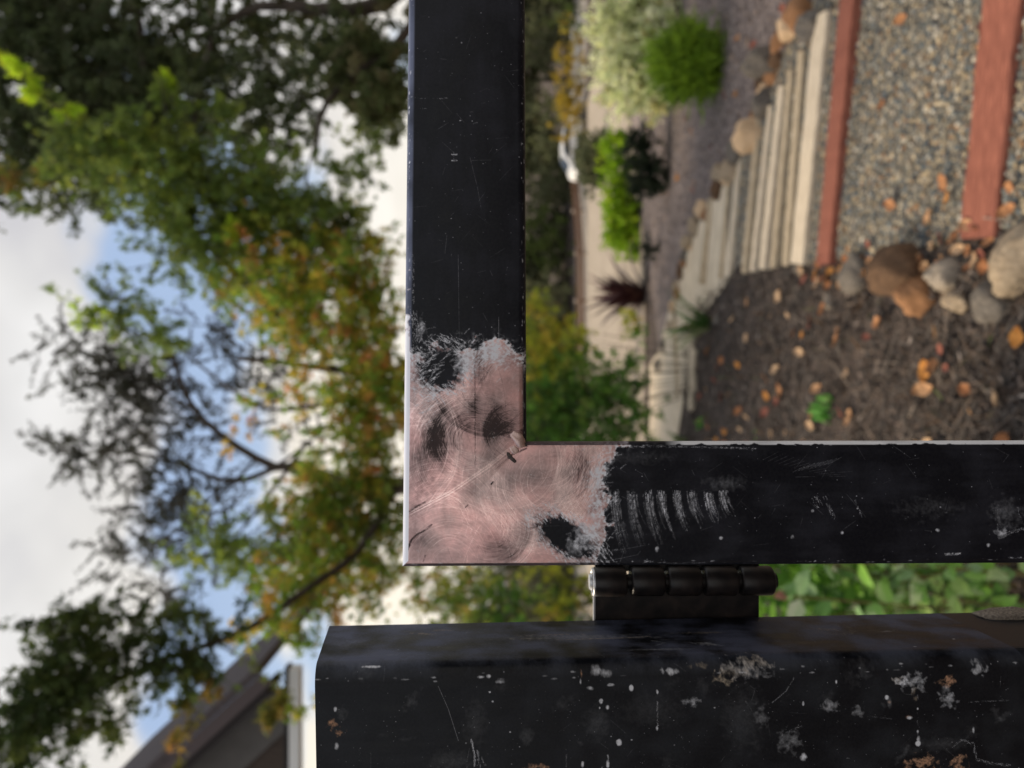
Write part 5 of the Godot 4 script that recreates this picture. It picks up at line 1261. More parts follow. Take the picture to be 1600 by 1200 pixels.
	shrub("mixed_bush", "yellow and green bush seen in the gap between gate and post above the hinge", Vector3(-2, -0.329, -7.2), [[Vector3(-2.077, 2.184, -7), Vector3(0.252, 0.252, 0.3), 36, "mixed"], [Vector3(-2.079, 1.869, -7), Vector3(0.252, 0.252, 0.3), 34, "mixed"], [Vector3(-2.113, 1.554, -7), Vector3(0.227, 0.214, 0.3), 28, "bushgreen"], [Vector3(-2.272, 1.302, -7), Vector3(0.227, 0.114, 0.3), 7, "mixed"], [Vector3(-2.054, 0.891, -7), Vector3(0.252, 0.189, 0.3), 34, "bushgold"], [Vector3(-1.941, 2.393, -7.2), Vector3(0.195, 0.195, 0.3), 14, "mixed"], [Vector3(-2.339, 0.859, -7), Vector3(0.189, 0.189, 0.3), 20, "bushgreen"]], star, 0.10, 10, 0.3, pals)
	rng.seed = 210
	shrub("low_shrub", "small yellow green shrub at the foot of the purple flax", Vector3(1.037, -0.807, -12.06), [[Vector3(0.825, -0.175, -9.6), Vector3(0.156, 0.138, 0.15), 20, "bushgold"], [Vector3(0.695, -0.306, -9.6), Vector3(0.104, 0.086, 0.1), 8, "bushgreen"]], oval, 0.06, 14, 0.14, pals)
	# purple flax: each blade its own
	rng.seed = 208
	var flax := thing("purple_flax", "dark purple spiky flax standing on the mulch before the driveway", "plant", Vector3(1.405, -0.71, -11.09))
	var pm := [mat(Color(0.055, 0.022, 0.024), 0.5), mat(Color(0.085, 0.035, 0.034), 0.5), mat(Color(0.13, 0.06, 0.045), 0.55)]
	for i in 64:
		var b := part("blade", blade_mesh, pm[rng.randi() % 3], flax)
		var lean := rng.randf_range(0.05, 1.45)
		var s := rng.randf_range(0.6, 1.0)
		b.transform = Transform3D(Basis(Vector3.UP, rng.randf() * TAU) * Basis(Vector3.RIGHT, lean * 0.8) * Basis.from_scale(Vector3(s * 1.5, s, s)), Vector3(rng.randf_range(-0.05, 0.05), 0, rng.randf_range(-0.05, 0.05)))
	# grass tufts
	var gm := [mat(Color(0.06, 0.13, 0.03), 0.6), mat(Color(0.10, 0.18, 0.05), 0.6), mat(Color(0.28, 0.30, 0.14), 0.7)]
	var tufts := [[Vector3(0.532, -0.239, -6.18), 44, 0.42, "dark green grass tuft at the left end of the bleached steps"], [Vector3(-0.152, -0.438, -8.38), 16, 0.14, "short green grass tuft on the sandy path"], [Vector3(-0.597, -0.341, -7.32), 20, 0.28, "pale grass tuft beside the gate stile at the path edge"], [Vector3(0.048, -0.667, -10.66), 14, 0.2, "green tuft below the golden bush"]]
	for t in tufts:
		var g := thing("grass_tuft", t[3], "grass tuft", t[0], "grass tufts by the path")
		for i in int(t[1]):
			var b := part("blade", blade_mesh, gm[rng.randi() % 3], g)
			var s: float = t[2] * rng.randf_range(0.6, 1.15)
			b.transform = Transform3D(Basis(Vector3.UP, rng.randf() * TAU) * Basis(Vector3.RIGHT, rng.randf_range(0.05, 0.9)) * Basis.from_scale(Vector3(s * 1.2, s, s)), Vector3(rng.randf_range(-0.04, 0.04), 0, rng.randf_range(-0.04, 0.04)))
	# seedlings on the mulch
	for t in [[Vector3(-0.132, -0.004, -3.44), 0.10, 16, "bright green seedling in the middle of the dark mulch"], [Vector3(-0.349, -0.26, -6.42), 0.09, 9, "tiny green seedling near the far edge of the dark mulch"], [Vector3(-0.342, -0.109, -4.71), 0.05, 6, "smallest green sprout on the mulch beside the gate stile"]]:
		var g := thing("seedling", t[3], "seedling", t[0], "seedlings on the mulch")
		var c1 := mat(Color(0.09, 0.26, 0.03), 0.6)
		for i in int(t[2]):
			var b := part("leaf", oval, c1, g)
			var s: float = t[1] * rng.randf_range(0.5, 1.0)
			b.transform = Transform3D(Basis(Vector3.UP, rng.randf() * TAU) * Basis(Vector3.RIGHT, rng.randf_range(0.5, 1.3)) * Basis.from_scale(Vector3(s, s, s)), Vector3(rng.randf_range(-0.7, 0.7) * t[1], rng.randf_range(0.0, 0.5) * t[1], rng.randf_range(-0.3, 0.3) * t[1]))
	# leafy green plant right behind the post, leaf by leaf
	rng.seed = 209
	var lp := thing("leafy_plant", "fresh green leafy plant behind the post below the hinge", "plant", Vector3(-0.635, 0, -2.15))
	var lm := []
	for c in [Color(0.13, 0.30, 0.035), Color(0.20, 0.40, 0.045), Color(0.09, 0.22, 0.04), Color(0.28, 0.42, 0.10), Color(0.14, 0.25, 0.09)]:
		var m := mat(c, 0.5, 0.0, 0.4)
		m.backlight_enabled = true
		m.backlight = Color(0.6, 0.6, 0.6)
		lm.append(m)
	var stem := mat(Color(0.14, 0.11, 0.04), 0.8)
	var tips := mat(Color(0.42, 0.20, 0.15), 0.6)
	for k in 18:
		var foot := Vector3(rng.randf_range(-0.12, 0.12), 0, rng.randf_range(-0.12, 0.12))
		var head := Vector3(rng.randf_range(-0.15, 0.15), rng.randf_range(0.35, 1.0), rng.randf_range(-0.22, 0.15))
		var st := new_st(0)
		var pts := smooth_path([foot, foot.lerp(head, 0.5) + random_dir() * 0.03, head], 6)
		tube(st, pts, 0.005, 0.0025, 5)
		part("stem", done(st), stem, lp)
		for i in 16:
			var f := rng.randf_range(0.12, 1.02)
			var p := foot.lerp(head, f) + random_dir() * 0.012
			var y := (random_dir() + Vector3(0, 0.35, 0.25)).normalized()
			var z := (Vector3(0, 0.8, 0.7) + random_dir() * 0.7).normalized()
			var x := y.cross(z).normalized()
			z = x.cross(y).normalized()
			var s := rng.randf_range(0.05, 0.095)
			var b := part("leaf", oval, tips if rng.randf() < 0.015 else lm[rng.randi() % 5], lp)
			b.transform = Transform3D(Basis(x * s * 1.15, y * s, z * s), p)

	var fill := []
	var tint := []
	for i in 900:
		var q := Vector3(rng.randf_range(-0.2, 0.2), rng.randf_range(0.14, 0.9), rng.randf_range(-0.4, -0.08))
		var y := (random_dir() + Vector3(0, 0.3, 0.2)).normalized()
		var z := (Vector3(0, 0.8, 0.7) + random_dir() * 0.7).normalized()
		var x := y.cross(z).normalized()
		z = x.cross(y).normalized()
		var s := rng.randf_range(0.04, 0.08)
		fill.append(Transform3D(Basis(x * s * 1.15, y * s, z * s), q))
		tint.append(pick([[0.12, 0.27, 0.035, 3.0], [0.18, 0.36, 0.045, 2.0], [0.07, 0.17, 0.03, 2.0]]))
	scatter("inner_leaves", oval, fill, tint, leaf_mat, lp)

func build_stones() -> void:
	var kinds := {
		"brown": noisy(Color(0.05, 0.03, 0.02), Color(0.19, 0.11, 0.06), 0.035, 0.22, 61, 0.9, Vector3.ONE, 1.2),
		"orange": noisy(Color(0.16, 0.08, 0.04), Color(0.36, 0.185, 0.09), 0.035, 0.22, 62, 0.9, Vector3.ONE, 1.2),
		"tan": noisy(Color(0.15, 0.11, 0.07), Color(0.52, 0.41, 0.29), 0.035, 0.22, 63, 0.9, Vector3.ONE, 1.2),
		"grey": noisy(Color(0.07, 0.06, 0.05), Color(0.22, 0.19, 0.16), 0.035, 0.22, 64, 0.9, Vector3.ONE, 1.2),
		"pale": noisy(Color(0.13, 0.105, 0.08), Color(0.42, 0.355, 0.28), 0.035, 0.22, 65, 0.9, Vector3.ONE, 1.0),
		"peach": noisy(Color(0.50, 0.34, 0.20), Color(0.62, 0.44, 0.28), 0.035, 0.22, 66, 0.9, Vector3.ONE, 1.0),
	}
	var n := 0
	for s in [[Vector3(0.446, -0.005, -2.79), 0.125, "brown", 0.95, 0.9, "large dark brown boulder at the left edge of the gravel", "stones edging the gravel path"],
			[Vector3(0.339, -0.001, -2.69), 0.085, "orange", 0.9, 0.9, "rounded orange brown boulder left of the big brown one", "stones edging the gravel path"],
			[Vector3(0.392, -0.002, -2.52), 0.072, "pale", 0.9, 0.9, "pale cream rock between the orange boulder and the big tan rock", "stones edging the gravel path"],
			[Vector3(0.388, -0.003, -2.14), 0.115, "tan", 0.75, 1.1, "big mottled tan rock at the bottom edge below the red timber", "stones edging the gravel path"],
			[Vector3(0.507, -0.002, -3.18), 0.1, "grey", 0.7, 1.0, "grey rock at the left end of the farther red timber", "stones edging the gravel path"],
			[Vector3(0.41, -0.004, -3.46), 0.05, "pale", 0.55, 0.7, "small white oblong stone on the mulch edge by the steps", "stones edging the gravel path"],
			[Vector3(0.646, -0.03, -3.84), 0.055, "grey", 0.7, 0.9, "grey stone at the left end of the widest cream step", "stones edging the gravel path"],
			[Vector3(0.296, 0, -2.49), 0.06, "tan", 0.6, 0.8, "flat tan stone in front of the pale cream rock", "stones edging the gravel path"],
			[Vector3(0.274, -0.003, -2.3), 0.08, "grey", 0.6, 1.0, "dull grey stone half buried beside the big tan rock", "stones edging the gravel path"],
			[Vector3(1.977, -0.026, -3.76), 0.1, "orange", 0.95, 1.0, "rust orange stone at the upper end of the stone row", "stones edging the gravel path"],
			[Vector3(2.009, -0.044, -3.98), 0.085, "peach", 0.9, 1.1, "peach coloured stone next to the rust orange one", "stones edging the gravel path"],
			[Vector3(1.813, -0.01, -3.59), 0.1, "grey", 1.0, 0.8, "tall dark grey stone beside the start of the red timber", "stones edging the gravel path"],
			[Vector3(2.011, -0.064, -4.19), 0.087, "orange", 0.8, 1.0, "small reddish stone above the pale upright one", "stones edging the gravel path"],
			[Vector3(1.959, -0.074, -4.31), 0.12325, "grey", 1.25, 0.7, "pale grey upright slab in the stone row", "stones edging the gravel path"],
			[Vector3(1.956, -0.065, -4.22), 0.0725, "brown", 0.8, 1.0, "small brown stone beside the grey upright slab", "stones edging the gravel path"],
			[Vector3(1.791, -0.088, -4.48), 0.1015, "grey", 0.9, 0.9, "light grey block above the peach square stone", "stones edging the gravel path"],
			[Vector3(1.926, -0.092, -4.51), 0.06525, "brown", 0.9, 0.9, "little brown stone between grey slab and grey block", "stones edging the gravel path"],
			[Vector3(1.656, -0.109, -4.7), 0.1305, "peach", 0.95, 0.8, "square peach stone, brightest in the row along the steps", "stones edging the gravel path"],
			[Vector3(1.703, -0.147, -5.14), 0.1015, "grey", 0.8, 1.0, "mauve grey stone left of the bright peach one", "stones edging the gravel path"],
			[Vector3(1.605, -0.154, -5.23), 0.10875, "tan", 0.9, 0.8, "tan stone with a dark hollow beside it", "stones edging the gravel path"],
			[Vector3(1.719, -0.199, -5.74), 0.087, "tan", 0.8, 0.9, "small tan stone behind the hollow", "stones edging the gravel path"],
			[Vector3(1.602, -0.205, -5.79), 0.087, "brown", 0.8, 0.9, "brown stone halfway along the row", "stones edging the gravel path"],
			[Vector3(1.582, -0.257, -6.39), 0.09425, "peach", 0.8, 0.9, "peach round stone beyond the halfway brown one", "stones edging the gravel path"],
			[Vector3(1.518, -0.29, -6.75), 0.09425, "tan", 0.8, 0.9, "tan stone beside the far steps", "stones edging the gravel path"],
			[Vector3(1.417, -0.316, -7.04), 0.1015, "tan", 0.9, 0.8, "larger tan stone near the far steps", "stones edging the gravel path"],
			[Vector3(1.319, -0.342, -7.35), 0.07975, "grey", 0.8, 0.9, "grey stone beside the far steps", "stones edging the gravel path"],
			[Vector3(1.202, -0.363, -7.58), 0.087, "brown", 0.7, 1.0, "dark brown low stone near the grass tuft", "stones edging the gravel path"],
			[Vector3(1.063, -0.384, -7.82), 0.087, "tan", 0.7, 1.0, "tan low stone across the path from the grass tuft", "stones edging the gravel path"],
			[Vector3(0.879, -0.41, -8.09), 0.087, "peach", 0.8, 0.9, "peach stone at the bend of the sandy path", "stones edging the gravel path"],
			[Vector3(0.683, -0.438, -8.38), 0.07975, "tan", 0.7, 0.9, "tan stone just past the bend of the sandy path", "stones edging the gravel path"],
			[Vector3(0.485, -0.494, -8.93), 0.087, "grey", 0.7, 0.9, "greyish stone beside the sandy path", "stones edging the gravel path"],
			[Vector3(0.254, -0.535, -9.35), 0.09425, "pale", 0.8, 0.9, "whitish stone, last of the row along the sandy path", "stones edging the gravel path"],
			[Vector3(3.562, -0.3, -6.87), 0.13, "pale", 0.6, 0.8, "cream flat stone between the pale bush and the green mound", "stones edging the gravel path"],
			[Vector3(0.532, -0.211, -5.86), 0.05, "grey", 0.8, 0.9, "pale grey stone at the foot of the dark grass tuft", "stones edging the gravel path"],
			[Vector3(1.788, -0.109, -4.71), 0.055, "orange", 0.8, 0.9, "small orange stone left of the square peach stone", "stones edging the gravel path"],
			[Vector3(1.712, -0.159, -5.27), 0.067, "tan", 0.8, 0.9, "small tan stone below the mauve grey one", "stones edging the gravel path"],
			[Vector3(1.602, -0.176, -5.45), 0.079, "peach", 0.8, 0.9, "small peach stone close to the dark hollow", "stones edging the gravel path"],
			[Vector3(1.587, -0.216, -5.91), 0.055, "orange", 0.8, 0.9, "small orange stone just past the brown halfway one", "stones edging the gravel path"],
			[Vector3(1.518, -0.254, -6.34), 0.067, "orange", 0.8, 0.9, "small orange stone touching the round peach one", "stones edging the gravel path"],
			[Vector3(1.481, -0.293, -6.78), 0.079, "tan", 0.8, 0.9, "small tan stone before the larger tan one", "stones edging the gravel path"],
			[Vector3(1.378, -0.316, -7.04), 0.055, "peach", 0.8, 0.9, "small peach stone after the larger tan one", "stones edging the gravel path"],
			[Vector3(1.279, -0.342, -7.35), 0.067, "orange", 0.8, 0.9, "small orange stone beside the dark brown low stone", "stones edging the gravel path"],
			[Vector3(0.989, -0.377, -7.74), 0.079, "orange", 0.8, 0.9, "small orange stone next to the tan low stone", "stones edging the gravel path"],
			[Vector3(0.803, -0.399, -7.99), 0.055, "tan", 0.8, 0.9, "small tan stone at the bend before the tan one", "stones edging the gravel path"],
			[Vector3(1.881, -0.088, -4.49), 0.067, "peach", 0.8, 0.9, "small peach stone above the light grey block", "stones edging the gravel path"],
			[Vector3(1.916, -0.074, -4.32), 0.079, "orange", 0.8, 0.9, "small orange stone leaning on the grey upright slab", "stones edging the gravel path"]]:
		n += 1
		var r: float = s[1]
		var o := part("stone", rock_mesh(Vector3(r, r * s[3], r * s[4]), 500 + n), kinds[s[2]], self, s[0] + Vector3(0, r * s[3] * 0.4, 0))
		o.rotation.y = n * 1.7
		tag(o, s[5], "stone", s[6])

func build_litter() -> void:
	# shredded bark and pebbles nobody could count
	rng.seed = 601
	var chip := new_st()
	box(chip, Vector3.ZERO, Vector3(0.5, 0.1, 0.16))
	var chip_mesh := done(chip)
	var cm := StandardMaterial3D.new()
	cm.vertex_color_use_as_albedo = true
	cm.roughness = 0.95
	cm.metallic_specular = 0.2
	var where := []
	var cols := []
	var dark := [[0.082, 0.070, 0.061, 3.0], [0.112, 0.093, 0.081, 2.0], [0.058, 0.050, 0.046, 2.0], [0.15, 0.115, 0.096, 0.6], [0.24, 0.20, 0.175, 0.12]]
	var light := [[0.23, 0.19, 0.178, 3.0], [0.30, 0.25, 0.23, 2.0], [0.14, 0.115, 0.108, 2.0], [0.32, 0.22, 0.15, 0.4]]
	while where.size() < 42000:
		var d := 1.6 + 10.0 * pow(rng.randf(), 1.5)
		var x := rng.randf_range(-0.75, 0.75) * d * 0.9
		if on_path(x, -d): continue
		var left := x < tab(d, PZ, PL) + 0.1
		if d > 7.5 and x < 0.9: continue
		var p := Vector3(x, ground(-d) + 0.012 + rng.randf() * 0.02, -d)
		var s := rng.randf_range(0.014, 0.034 if d < 3.6 else 0.05)
		where.append(Transform3D(Basis.from_euler(Vector3(rng.randf_range(-0.3, 0.3), rng.randf() * TAU, rng.randf_range(-0.2, 0.2))).scaled_local(Vector3(s, s * 0.7, s * 0.8)), p))
		cols.append(pick(dark if left else light))
	scatter("bark_mulch", chip_mesh, where, cols, cm, self)
	where = []
	cols = []
	var peb := [[0.24, 0.21, 0.16, 3.0], [0.14, 0.145, 0.135, 3.0], [0.36, 0.29, 0.19, 2.0], [0.10, 0.115, 0.125, 2.0], [0.46, 0.42, 0.35, 1.0], [0.26, 0.15, 0.08, 0.8], [0.05, 0.05, 0.055, 0.7]]
	var sm := SphereMesh.new()
	sm.radial_segments = 7
	sm.rings = 4
	sm.radius = 0.5
	sm.height = 1.0
	while where.size() < 16000:
		var d := 1.7 + 3.6 * pow(rng.randf(), 1.2)
		var x := rng.randf_range(0.3, 3.0)
		if not on_path(x, -d): continue
		var s := rng.randf_range(0.007, 0.02) * (1.6 if rng.randf() < 0.06 else 1.0)
		where.append(Transform3D(Basis.from_euler(Vector3(rng.randf() * 0.4, rng.randf() * TAU, 0)).scaled_local(Vector3(s * rng.randf_range(0.8, 1.5), s * 0.7, s)), Vector3(x, ground(-d) + 0.014, -d)))
		cols.append(pick(peb))
	scatter("pebbles", sm, where, cols, cm, self)
	where = []
	cols = []
	while where.size() < 650:
		var d := rng.randf_range(2.0, 7.0)
		var x := rng.randf_range(-0.45, 0.25) * d
		if on_path(x, -d) and rng.randf() < 0.93: continue
		var s := rng.randf_range(0.05, 0.20)
		where.append(Transform3D(Basis.from_euler(Vector3(0, rng.randf() * TAU, rng.randf_range(-0.35, 0.35))).scaled_local(Vector3(s, 0.009, 0.010)), Vector3(x, ground(-d) + 0.03, -d)))
		cols.append(pick([[0.16, 0.12, 0.095, 3.0], [0.28, 0.23, 0.19, 1.5], [0.09, 0.065, 0.05, 2.0]]))
	scatter("dry_twigs", chip_mesh, where, cols, cm, self)
	where = []
	cols = []
	while where.size() < 5200:
		var d := 1.9 + 5.2 * rng.randf()
		var c := Vector2(rng.randf_range(-0.36, 0.15) * d, -d)
		if rough_noise.get_noise_2d(c.x * 60.0, c.y * 60.0) < 0.02: continue
		for j in 8:
			var q := c + Vector2(rng.randfn(0, 0.05), rng.randfn(0, 0.05))
			if q.x > tab(-q.y, PZ, PL) + 0.05: continue
			var y := (Vector3(rng.randfn(0, 1.0), rng.randf_range(0.15, 0.9), rng.randfn(0, 1.0))).normalized()
			var x := y.cross(random_dir()).normalized()
			var s := rng.randf_range(0.03, 0.09)
			where.append(Transform3D(Basis(x * s * 1.6, y * s, x.cross(y) * s), Vector3(q.x, ground(q.y) + 0.01, q.y)))
			cols.append(pick([[0.11, 0.085, 0.07, 3.0], [0.17, 0.13, 0.105, 2.0], [0.07, 0.055, 0.045, 2.0], [0.24, 0.14, 0.075, 0.5], [0.10, 0.12, 0.05, 0.3]]))
	scatter("dry_scrub", blade_mesh, where, cols, cm, self)
	# fallen leaves, one by one
	rng.seed = 602
	var tones := []
	for c in [Color(0.36, 0.17, 0.075), Color(0.44, 0.25, 0.13), Color(0.30, 0.125, 0.05), Color(0.48, 0.32, 0.19), Color(0.26, 0.09, 0.06), Color(0.50, 0.22, 0.05)]:
		tones.append(mat(c, 0.8))
	var curled := new_st()
	for i in 5:
		for j in 3:
			var p = func(a: int, b: int) -> Vector3:
				var u := a / 5.0
				var v := b / 3.0 * 2.0 - 1.0
				var wdt := sin(PI * clampf(u * 0.92 + 0.06, 0, 1)) * 0.34
				return Vector3(v * wdt, absf(v) * 0.16 + 0.25 * (u - 0.5) * (u - 0.5) + 0.04 * sin(a * 2.1 + b), u - 0.5)
			quad(curled, p.call(i, j), p.call(i + 1, j), p.call(i + 1, j + 1), p.call(i, j + 1))
	var leafm := done(curled)
	var proto: MeshInstance3D = null
	var spots := []
	while spots.size() < 120:
		var d := 2.15 + 4.6 * pow(rng.randf(), 1.1)
		var x := rng.randf_range(-0.30, 0.13) * d
		if x > tab(d, PZ, PL) - 0.12: continue
		spots.append([Vector3(x, ground(-d) + 0.04, -d), rng.randf_range(0.035, 0.075), 0])
	while spots.size() < 168:
		var d := rng.randf_range(2.2, 3.9)
		var x := tab(d, PZ, PL) + absf(rng.randfn(0.0, 0.07)) - 0.12
		spots.append([Vector3(x, ground(-d) + 0.035, -d), rng.randf_range(0.03, 0.06), 3])
	while spots.size() < 198:
		var d := rng.randf_range(3.6, 9.0)
		var x := tab(d, PZ, PR) + 0.2 + rng.randf() * (d * 0.5 - tab(d, PZ, PR))
		spots.append([Vector3(x, ground(-d) + 0.04, -d), rng.randf_range(0.04, 0.07), 1])
	for q in [Vector3(0.728, -0.003, -2.53), Vector3(0.665, -0.002, -2.51), Vector3(0.622, -0.002, -2.62), Vector3(0.531, -0.005, -2.55), Vector3(0.511, -0.001, -2.6), Vector3(0.736, -0.006, -2.88), Vector3(0.538, -0.006, -2.35), Vector3(1.189, -0.006, -2.32), Vector3(0.549, -0.007, -2.22), Vector3(1.17, -0.005, -2.95), Vector3(0.612, -0.005, -3.05), Vector3(0.472, -0.003, -2.46), Vector3(0.625, -0.002, -2.2), Vector3(0.463, -0.003, -2.3), Vector3(1.462, -0.004, -2.81)]:
		spots.append([q + Vector3(0, 0.03, 0), rng.randf_range(0.04, 0.065), 2])
	var labels := ["dry orange brown fallen leaf on the dark mulch left of the path", "dry fallen leaf on the paler mulch slope right of the path", "curled orange leaf lying on the gravel between red timbers", "dry leaf caught among the rocks at the left edge of the gravel"]
	var groups := ["fallen leaves on the dark mulch", "fallen leaves on the mulch slope", "fallen leaves on the gravel", "fallen leaves among the rocks"]
	for s in spots:
		var o: MeshInstance3D
		if proto == null:
			proto = part("fallen_leaf", leafm, tones[0], self)
			o = proto
		else:
			o = proto.duplicate()
			o.name = numbered("fallen_leaf")
			add_child(o)
		o.material_override = tones[rng.randi() % tones.size()]
		var k: float = s[1]
		o.transform = Transform3D(Basis.from_euler(Vector3(rng.randf_range(-0.5, 0.5), rng.randf() * TAU, rng.randf_range(-0.5, 0.5))).scaled_local(Vector3(k * 1.2, k * 1.3, k * 1.2)), s[0])
		tag(o, labels[s[2]], "leaf", groups[s[2]])

# ---------------------------------------------------------------- gate, hinge, post
const TUBE := 50.8
func square_tube(st: SurfaceTool, along: Vector3, across: Vector3, from: float, to: float, mitre_from: float, mitre_to: float, textured: bool) -> void:
	# A square tube with rounded corners. along: its run; across: from its outer edge inwards; all in millimetres, the front face at z = 0.
	# mitre_from: the start moves by this much per millimetre across. textured: only the visible front and its rounded edges, with planar texture coordinates.
	var r := 3.4
	var ring := []
	for c in [[r, -r, PI, PI / 2.0], [TUBE - r, -r, PI / 2.0, 0.0], [TUBE - r, -TUBE + r, 0.0, -PI / 2.0], [r, -TUBE + r, -PI / 2.0, -PI]]:
		for i in 7:
			var a := lerpf(c[2], c[3], i / 6.0)
			ring.append(Vector2(c[0] + cos(a) * r, c[1] + sin(a) * r))
	var n := ring.size()
	var cuts := 24 if textured else 1
	for k in n:
		var front := k <= 12
		if front != textured and not (not textured and from > 200.0): continue
		var a: Vector2 = ring[k]
		var b: Vector2 = ring[(k + 1) % n]
		for i in cuts:
			var p := []
			var u := []
			for q in [[a, i], [a, i + 1], [b, i + 1], [b, i]]:
				var e: Vector2 = q[0]
				var l := lerpf(from + mitre_from * e.x, to + mitre_to * e.x, float(q[1]) / cuts)
				p.append((along * l + across * e.x + Vector3(0, 0, e.y)) * 0.001)
				u.append(Vector2(l * PPM / 1600.0, (e.x + 6.0) * PPM / 378.0))
			if along.cross(across).z < 0: quad(st, p[0], p[3], p[2], p[1], u[0], u[3], u[2], u[1])
			else: quad(st, p[0], p[1], p[2], p[3], u[0], u[1], u[2], u[3])

func build_gate() -> void:
	var paint := noisy(Color(0.010, 0.011, 0.015), Color(0.017, 0.018, 0.023), 0.02, 0.2, 71, 0.42)
	paint.metallic_specular = 0.36
	var corner: Vector3 = Vector3(-0.0742, 1.6881, -0.2880)
	var o := thing("gate", "black square tube gate with its welded corner sanded to bare metal", "gate", Vector3(corner.x, 0.0, corner.z))
	o.rotation.y = deg_to_rad(4.8)
	var top := corner.y
	var height := top - 0.06
	var X := Vector3.RIGHT
	var D := Vector3.DOWN
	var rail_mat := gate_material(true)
	var stile_mat := gate_material(false)
	var wide := 1050.0
	for k in 2:
		var name_: String = ["top_rail", "hinge_stile"][k]
		var al: Vector3 = [X, D][k]
		var ac: Vector3 = [D, X][k]
		var end: float = [wide, height * 1000.0][k]
		var front := new_st(0)
		square_tube(front, al, ac, 0.0, 264.0, 1.0, 0.0, true)
		front.generate_normals()
		var mesh := front.commit()
		var rest := new_st(0)
		square_tube(rest, al, ac, 0.0, 264.0, 1.0, 0.0, false)
		square_tube(rest, al, ac, 264.0, end, 0.0, -1.0, false)
		rest.generate_normals()
		rest.commit(mesh)
		var p := part(name_, mesh, null, o, Vector3(0, top, 0))
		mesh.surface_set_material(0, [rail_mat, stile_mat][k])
		mesh.surface_set_material(1, paint)
		p.set_meta("label", ["black top rail with scuffed pinkish bare end", "black hinge stile with bare sanded top and sander marks"][k])
	for k in 2:
		var st := new_st(0)
		square_tube(st, [X, D][k], [Vector3.UP, Vector3.LEFT][k], 201.0 - 201.0, [wide, height * 1000.0][k], 1.0, -1.0, false)
		square_tube(st, [X, D][k], [Vector3.UP, Vector3.LEFT][k], 0.0, [wide, height * 1000.0][k], 1.0, -1.0, true)
		part(["bottom_rail", "latch_stile"][k], done(st), paint, o, [Vector3(0, 0.06, 0), Vector3(wide * 0.001, top, 0)][k])
	# weld bead left standing in the inner corner
	var bead_mat := noisy(Color(0.42, 0.30, 0.27), Color(0.62, 0.46, 0.42), 0.05, 0.02, 73, 0.42, Vector3.ONE, 0.05)
	bead_mat.metallic = 0.8
	var burnt := noisy(Color(0.02, 0.017, 0.016), Color(0.10, 0.075, 0.065), 0.05, 0.02, 74, 0.6, Vector3.ONE, 0.05)
	for w in [[Vector3(51.6, 47.1, -0.6), Vector3(4.6, 2.6, 1.6), 7, "weld_bead", 0.75], [Vector3(47.6, 45.5, -0.4), Vector3(2.6, 1.8, 0.9), 8, "weld_bead", 0.6], [Vector3(47.4, 51.3, -2.2), Vector3(4.6, 2.2, 2.0), 9, "weld_spatter", 0.9], [Vector3(44.2, 44.5, -0.1), Vector3(3.0, 1.0, 0.5), 10, "weld_spatter", 0.75]]:
		var b := part(w[3], rock_mesh(w[1] * 0.001, w[2]), bead_mat if w[3] == "weld_bead" else burnt, o, Vector3(w[0].x * 0.001, top - w[0].y * 0.001, w[0].z * 0.001))
		b.rotation.z = w[4]

	# post
	var near_edge: Vector3 = Vector3(-0.1176, 1.7250, -0.2950)
	var far_edge: Vector3 = Vector3(-0.1168, 1.7306, -0.3450)
	var foot := Vector3(near_edge.x + near_edge.y * tan(deg_to_rad(0.75)), 0, near_edge.z)
	var post := thing("gate_post", "thick black steel post spattered with pale paint drops and dried mud", "post", foot)
	post.rotation.z = deg_to_rad(0.75)
	var to_far := Vector3(far_edge.x - near_edge.x, 0, far_edge.z - near_edge.z)
	var depth := to_far.length()
	var sx := to_far.normalized()
	var fx := Vector3(sx.z, 0, -sx.x)
	if fx.x > 0: fx = -fx
	var ptop := near_edge.y
	var rise := far_edge.y - near_edge.y
	var r := 0.0075
	var ring := []   # from the far edge along the side, round the near corner, along the front
	var wide_p := 0.1016
	ring.append([0.0, depth, 0.0])
	for i in 9:
		var t := i / 8.0
		ring.append([lerpf(0.0, 45.0, t), lerpf(depth - 0.003, r, t), 0.0])
	for i in range(1, 9):
		var a := PI / 2 * i / 8.0
		ring.append([45.0 + 8.0 * i / 8.0, r - sin(a) * r, r - cos(a) * r])
	for i in range(1, 9):
		var t := i / 8.0
		ring.append([53.0 + 66.0 * t, 0.0, r + (0.066) * t])
	var pst := new_st(0)
	var rows := 30
	for k in ring.size() - 1:
		for i in rows:
			var p := []
			var u := []
			for q in [[k, i], [k, i + 1], [k + 1, i + 1], [k + 1, i]]:
				var e: Array = ring[q[0]]
				var tt: float = ptop + rise * e[1] / depth
				var l: float = 0.299 * q[1] / rows
				p.append(sx * e[1] + fx * e[2] + Vector3(0, tt - l, 0))
				u.append(Vector2(l * 1000.0 * PPM / 1800.0, e[0] * PPM / 720.0))
			quad(pst, p[0], p[3], p[2], p[1], u[0], u[3], u[2], u[1])
	pst.generate_normals()
	var pmesh := pst.commit()
	# the rest of the post: back, outer side, and everything lower down
	var rst := new_st()
	var outline := []
	for e in ring: outline.append(Vector2(e[1], e[2]))
	outline.append(Vector2(0.0, wide_p - 0.004))
	outline.append(Vector2(0.004, wide_p))
	outline.append(Vector2(depth - 0.004, wide_p))
	outline.append(Vector2(depth, wide_p - 0.004))
	var at_ = func(e: Vector2, y: float) -> Vector3: return sx * e.x + fx * e.y + Vector3(0, y, 0)
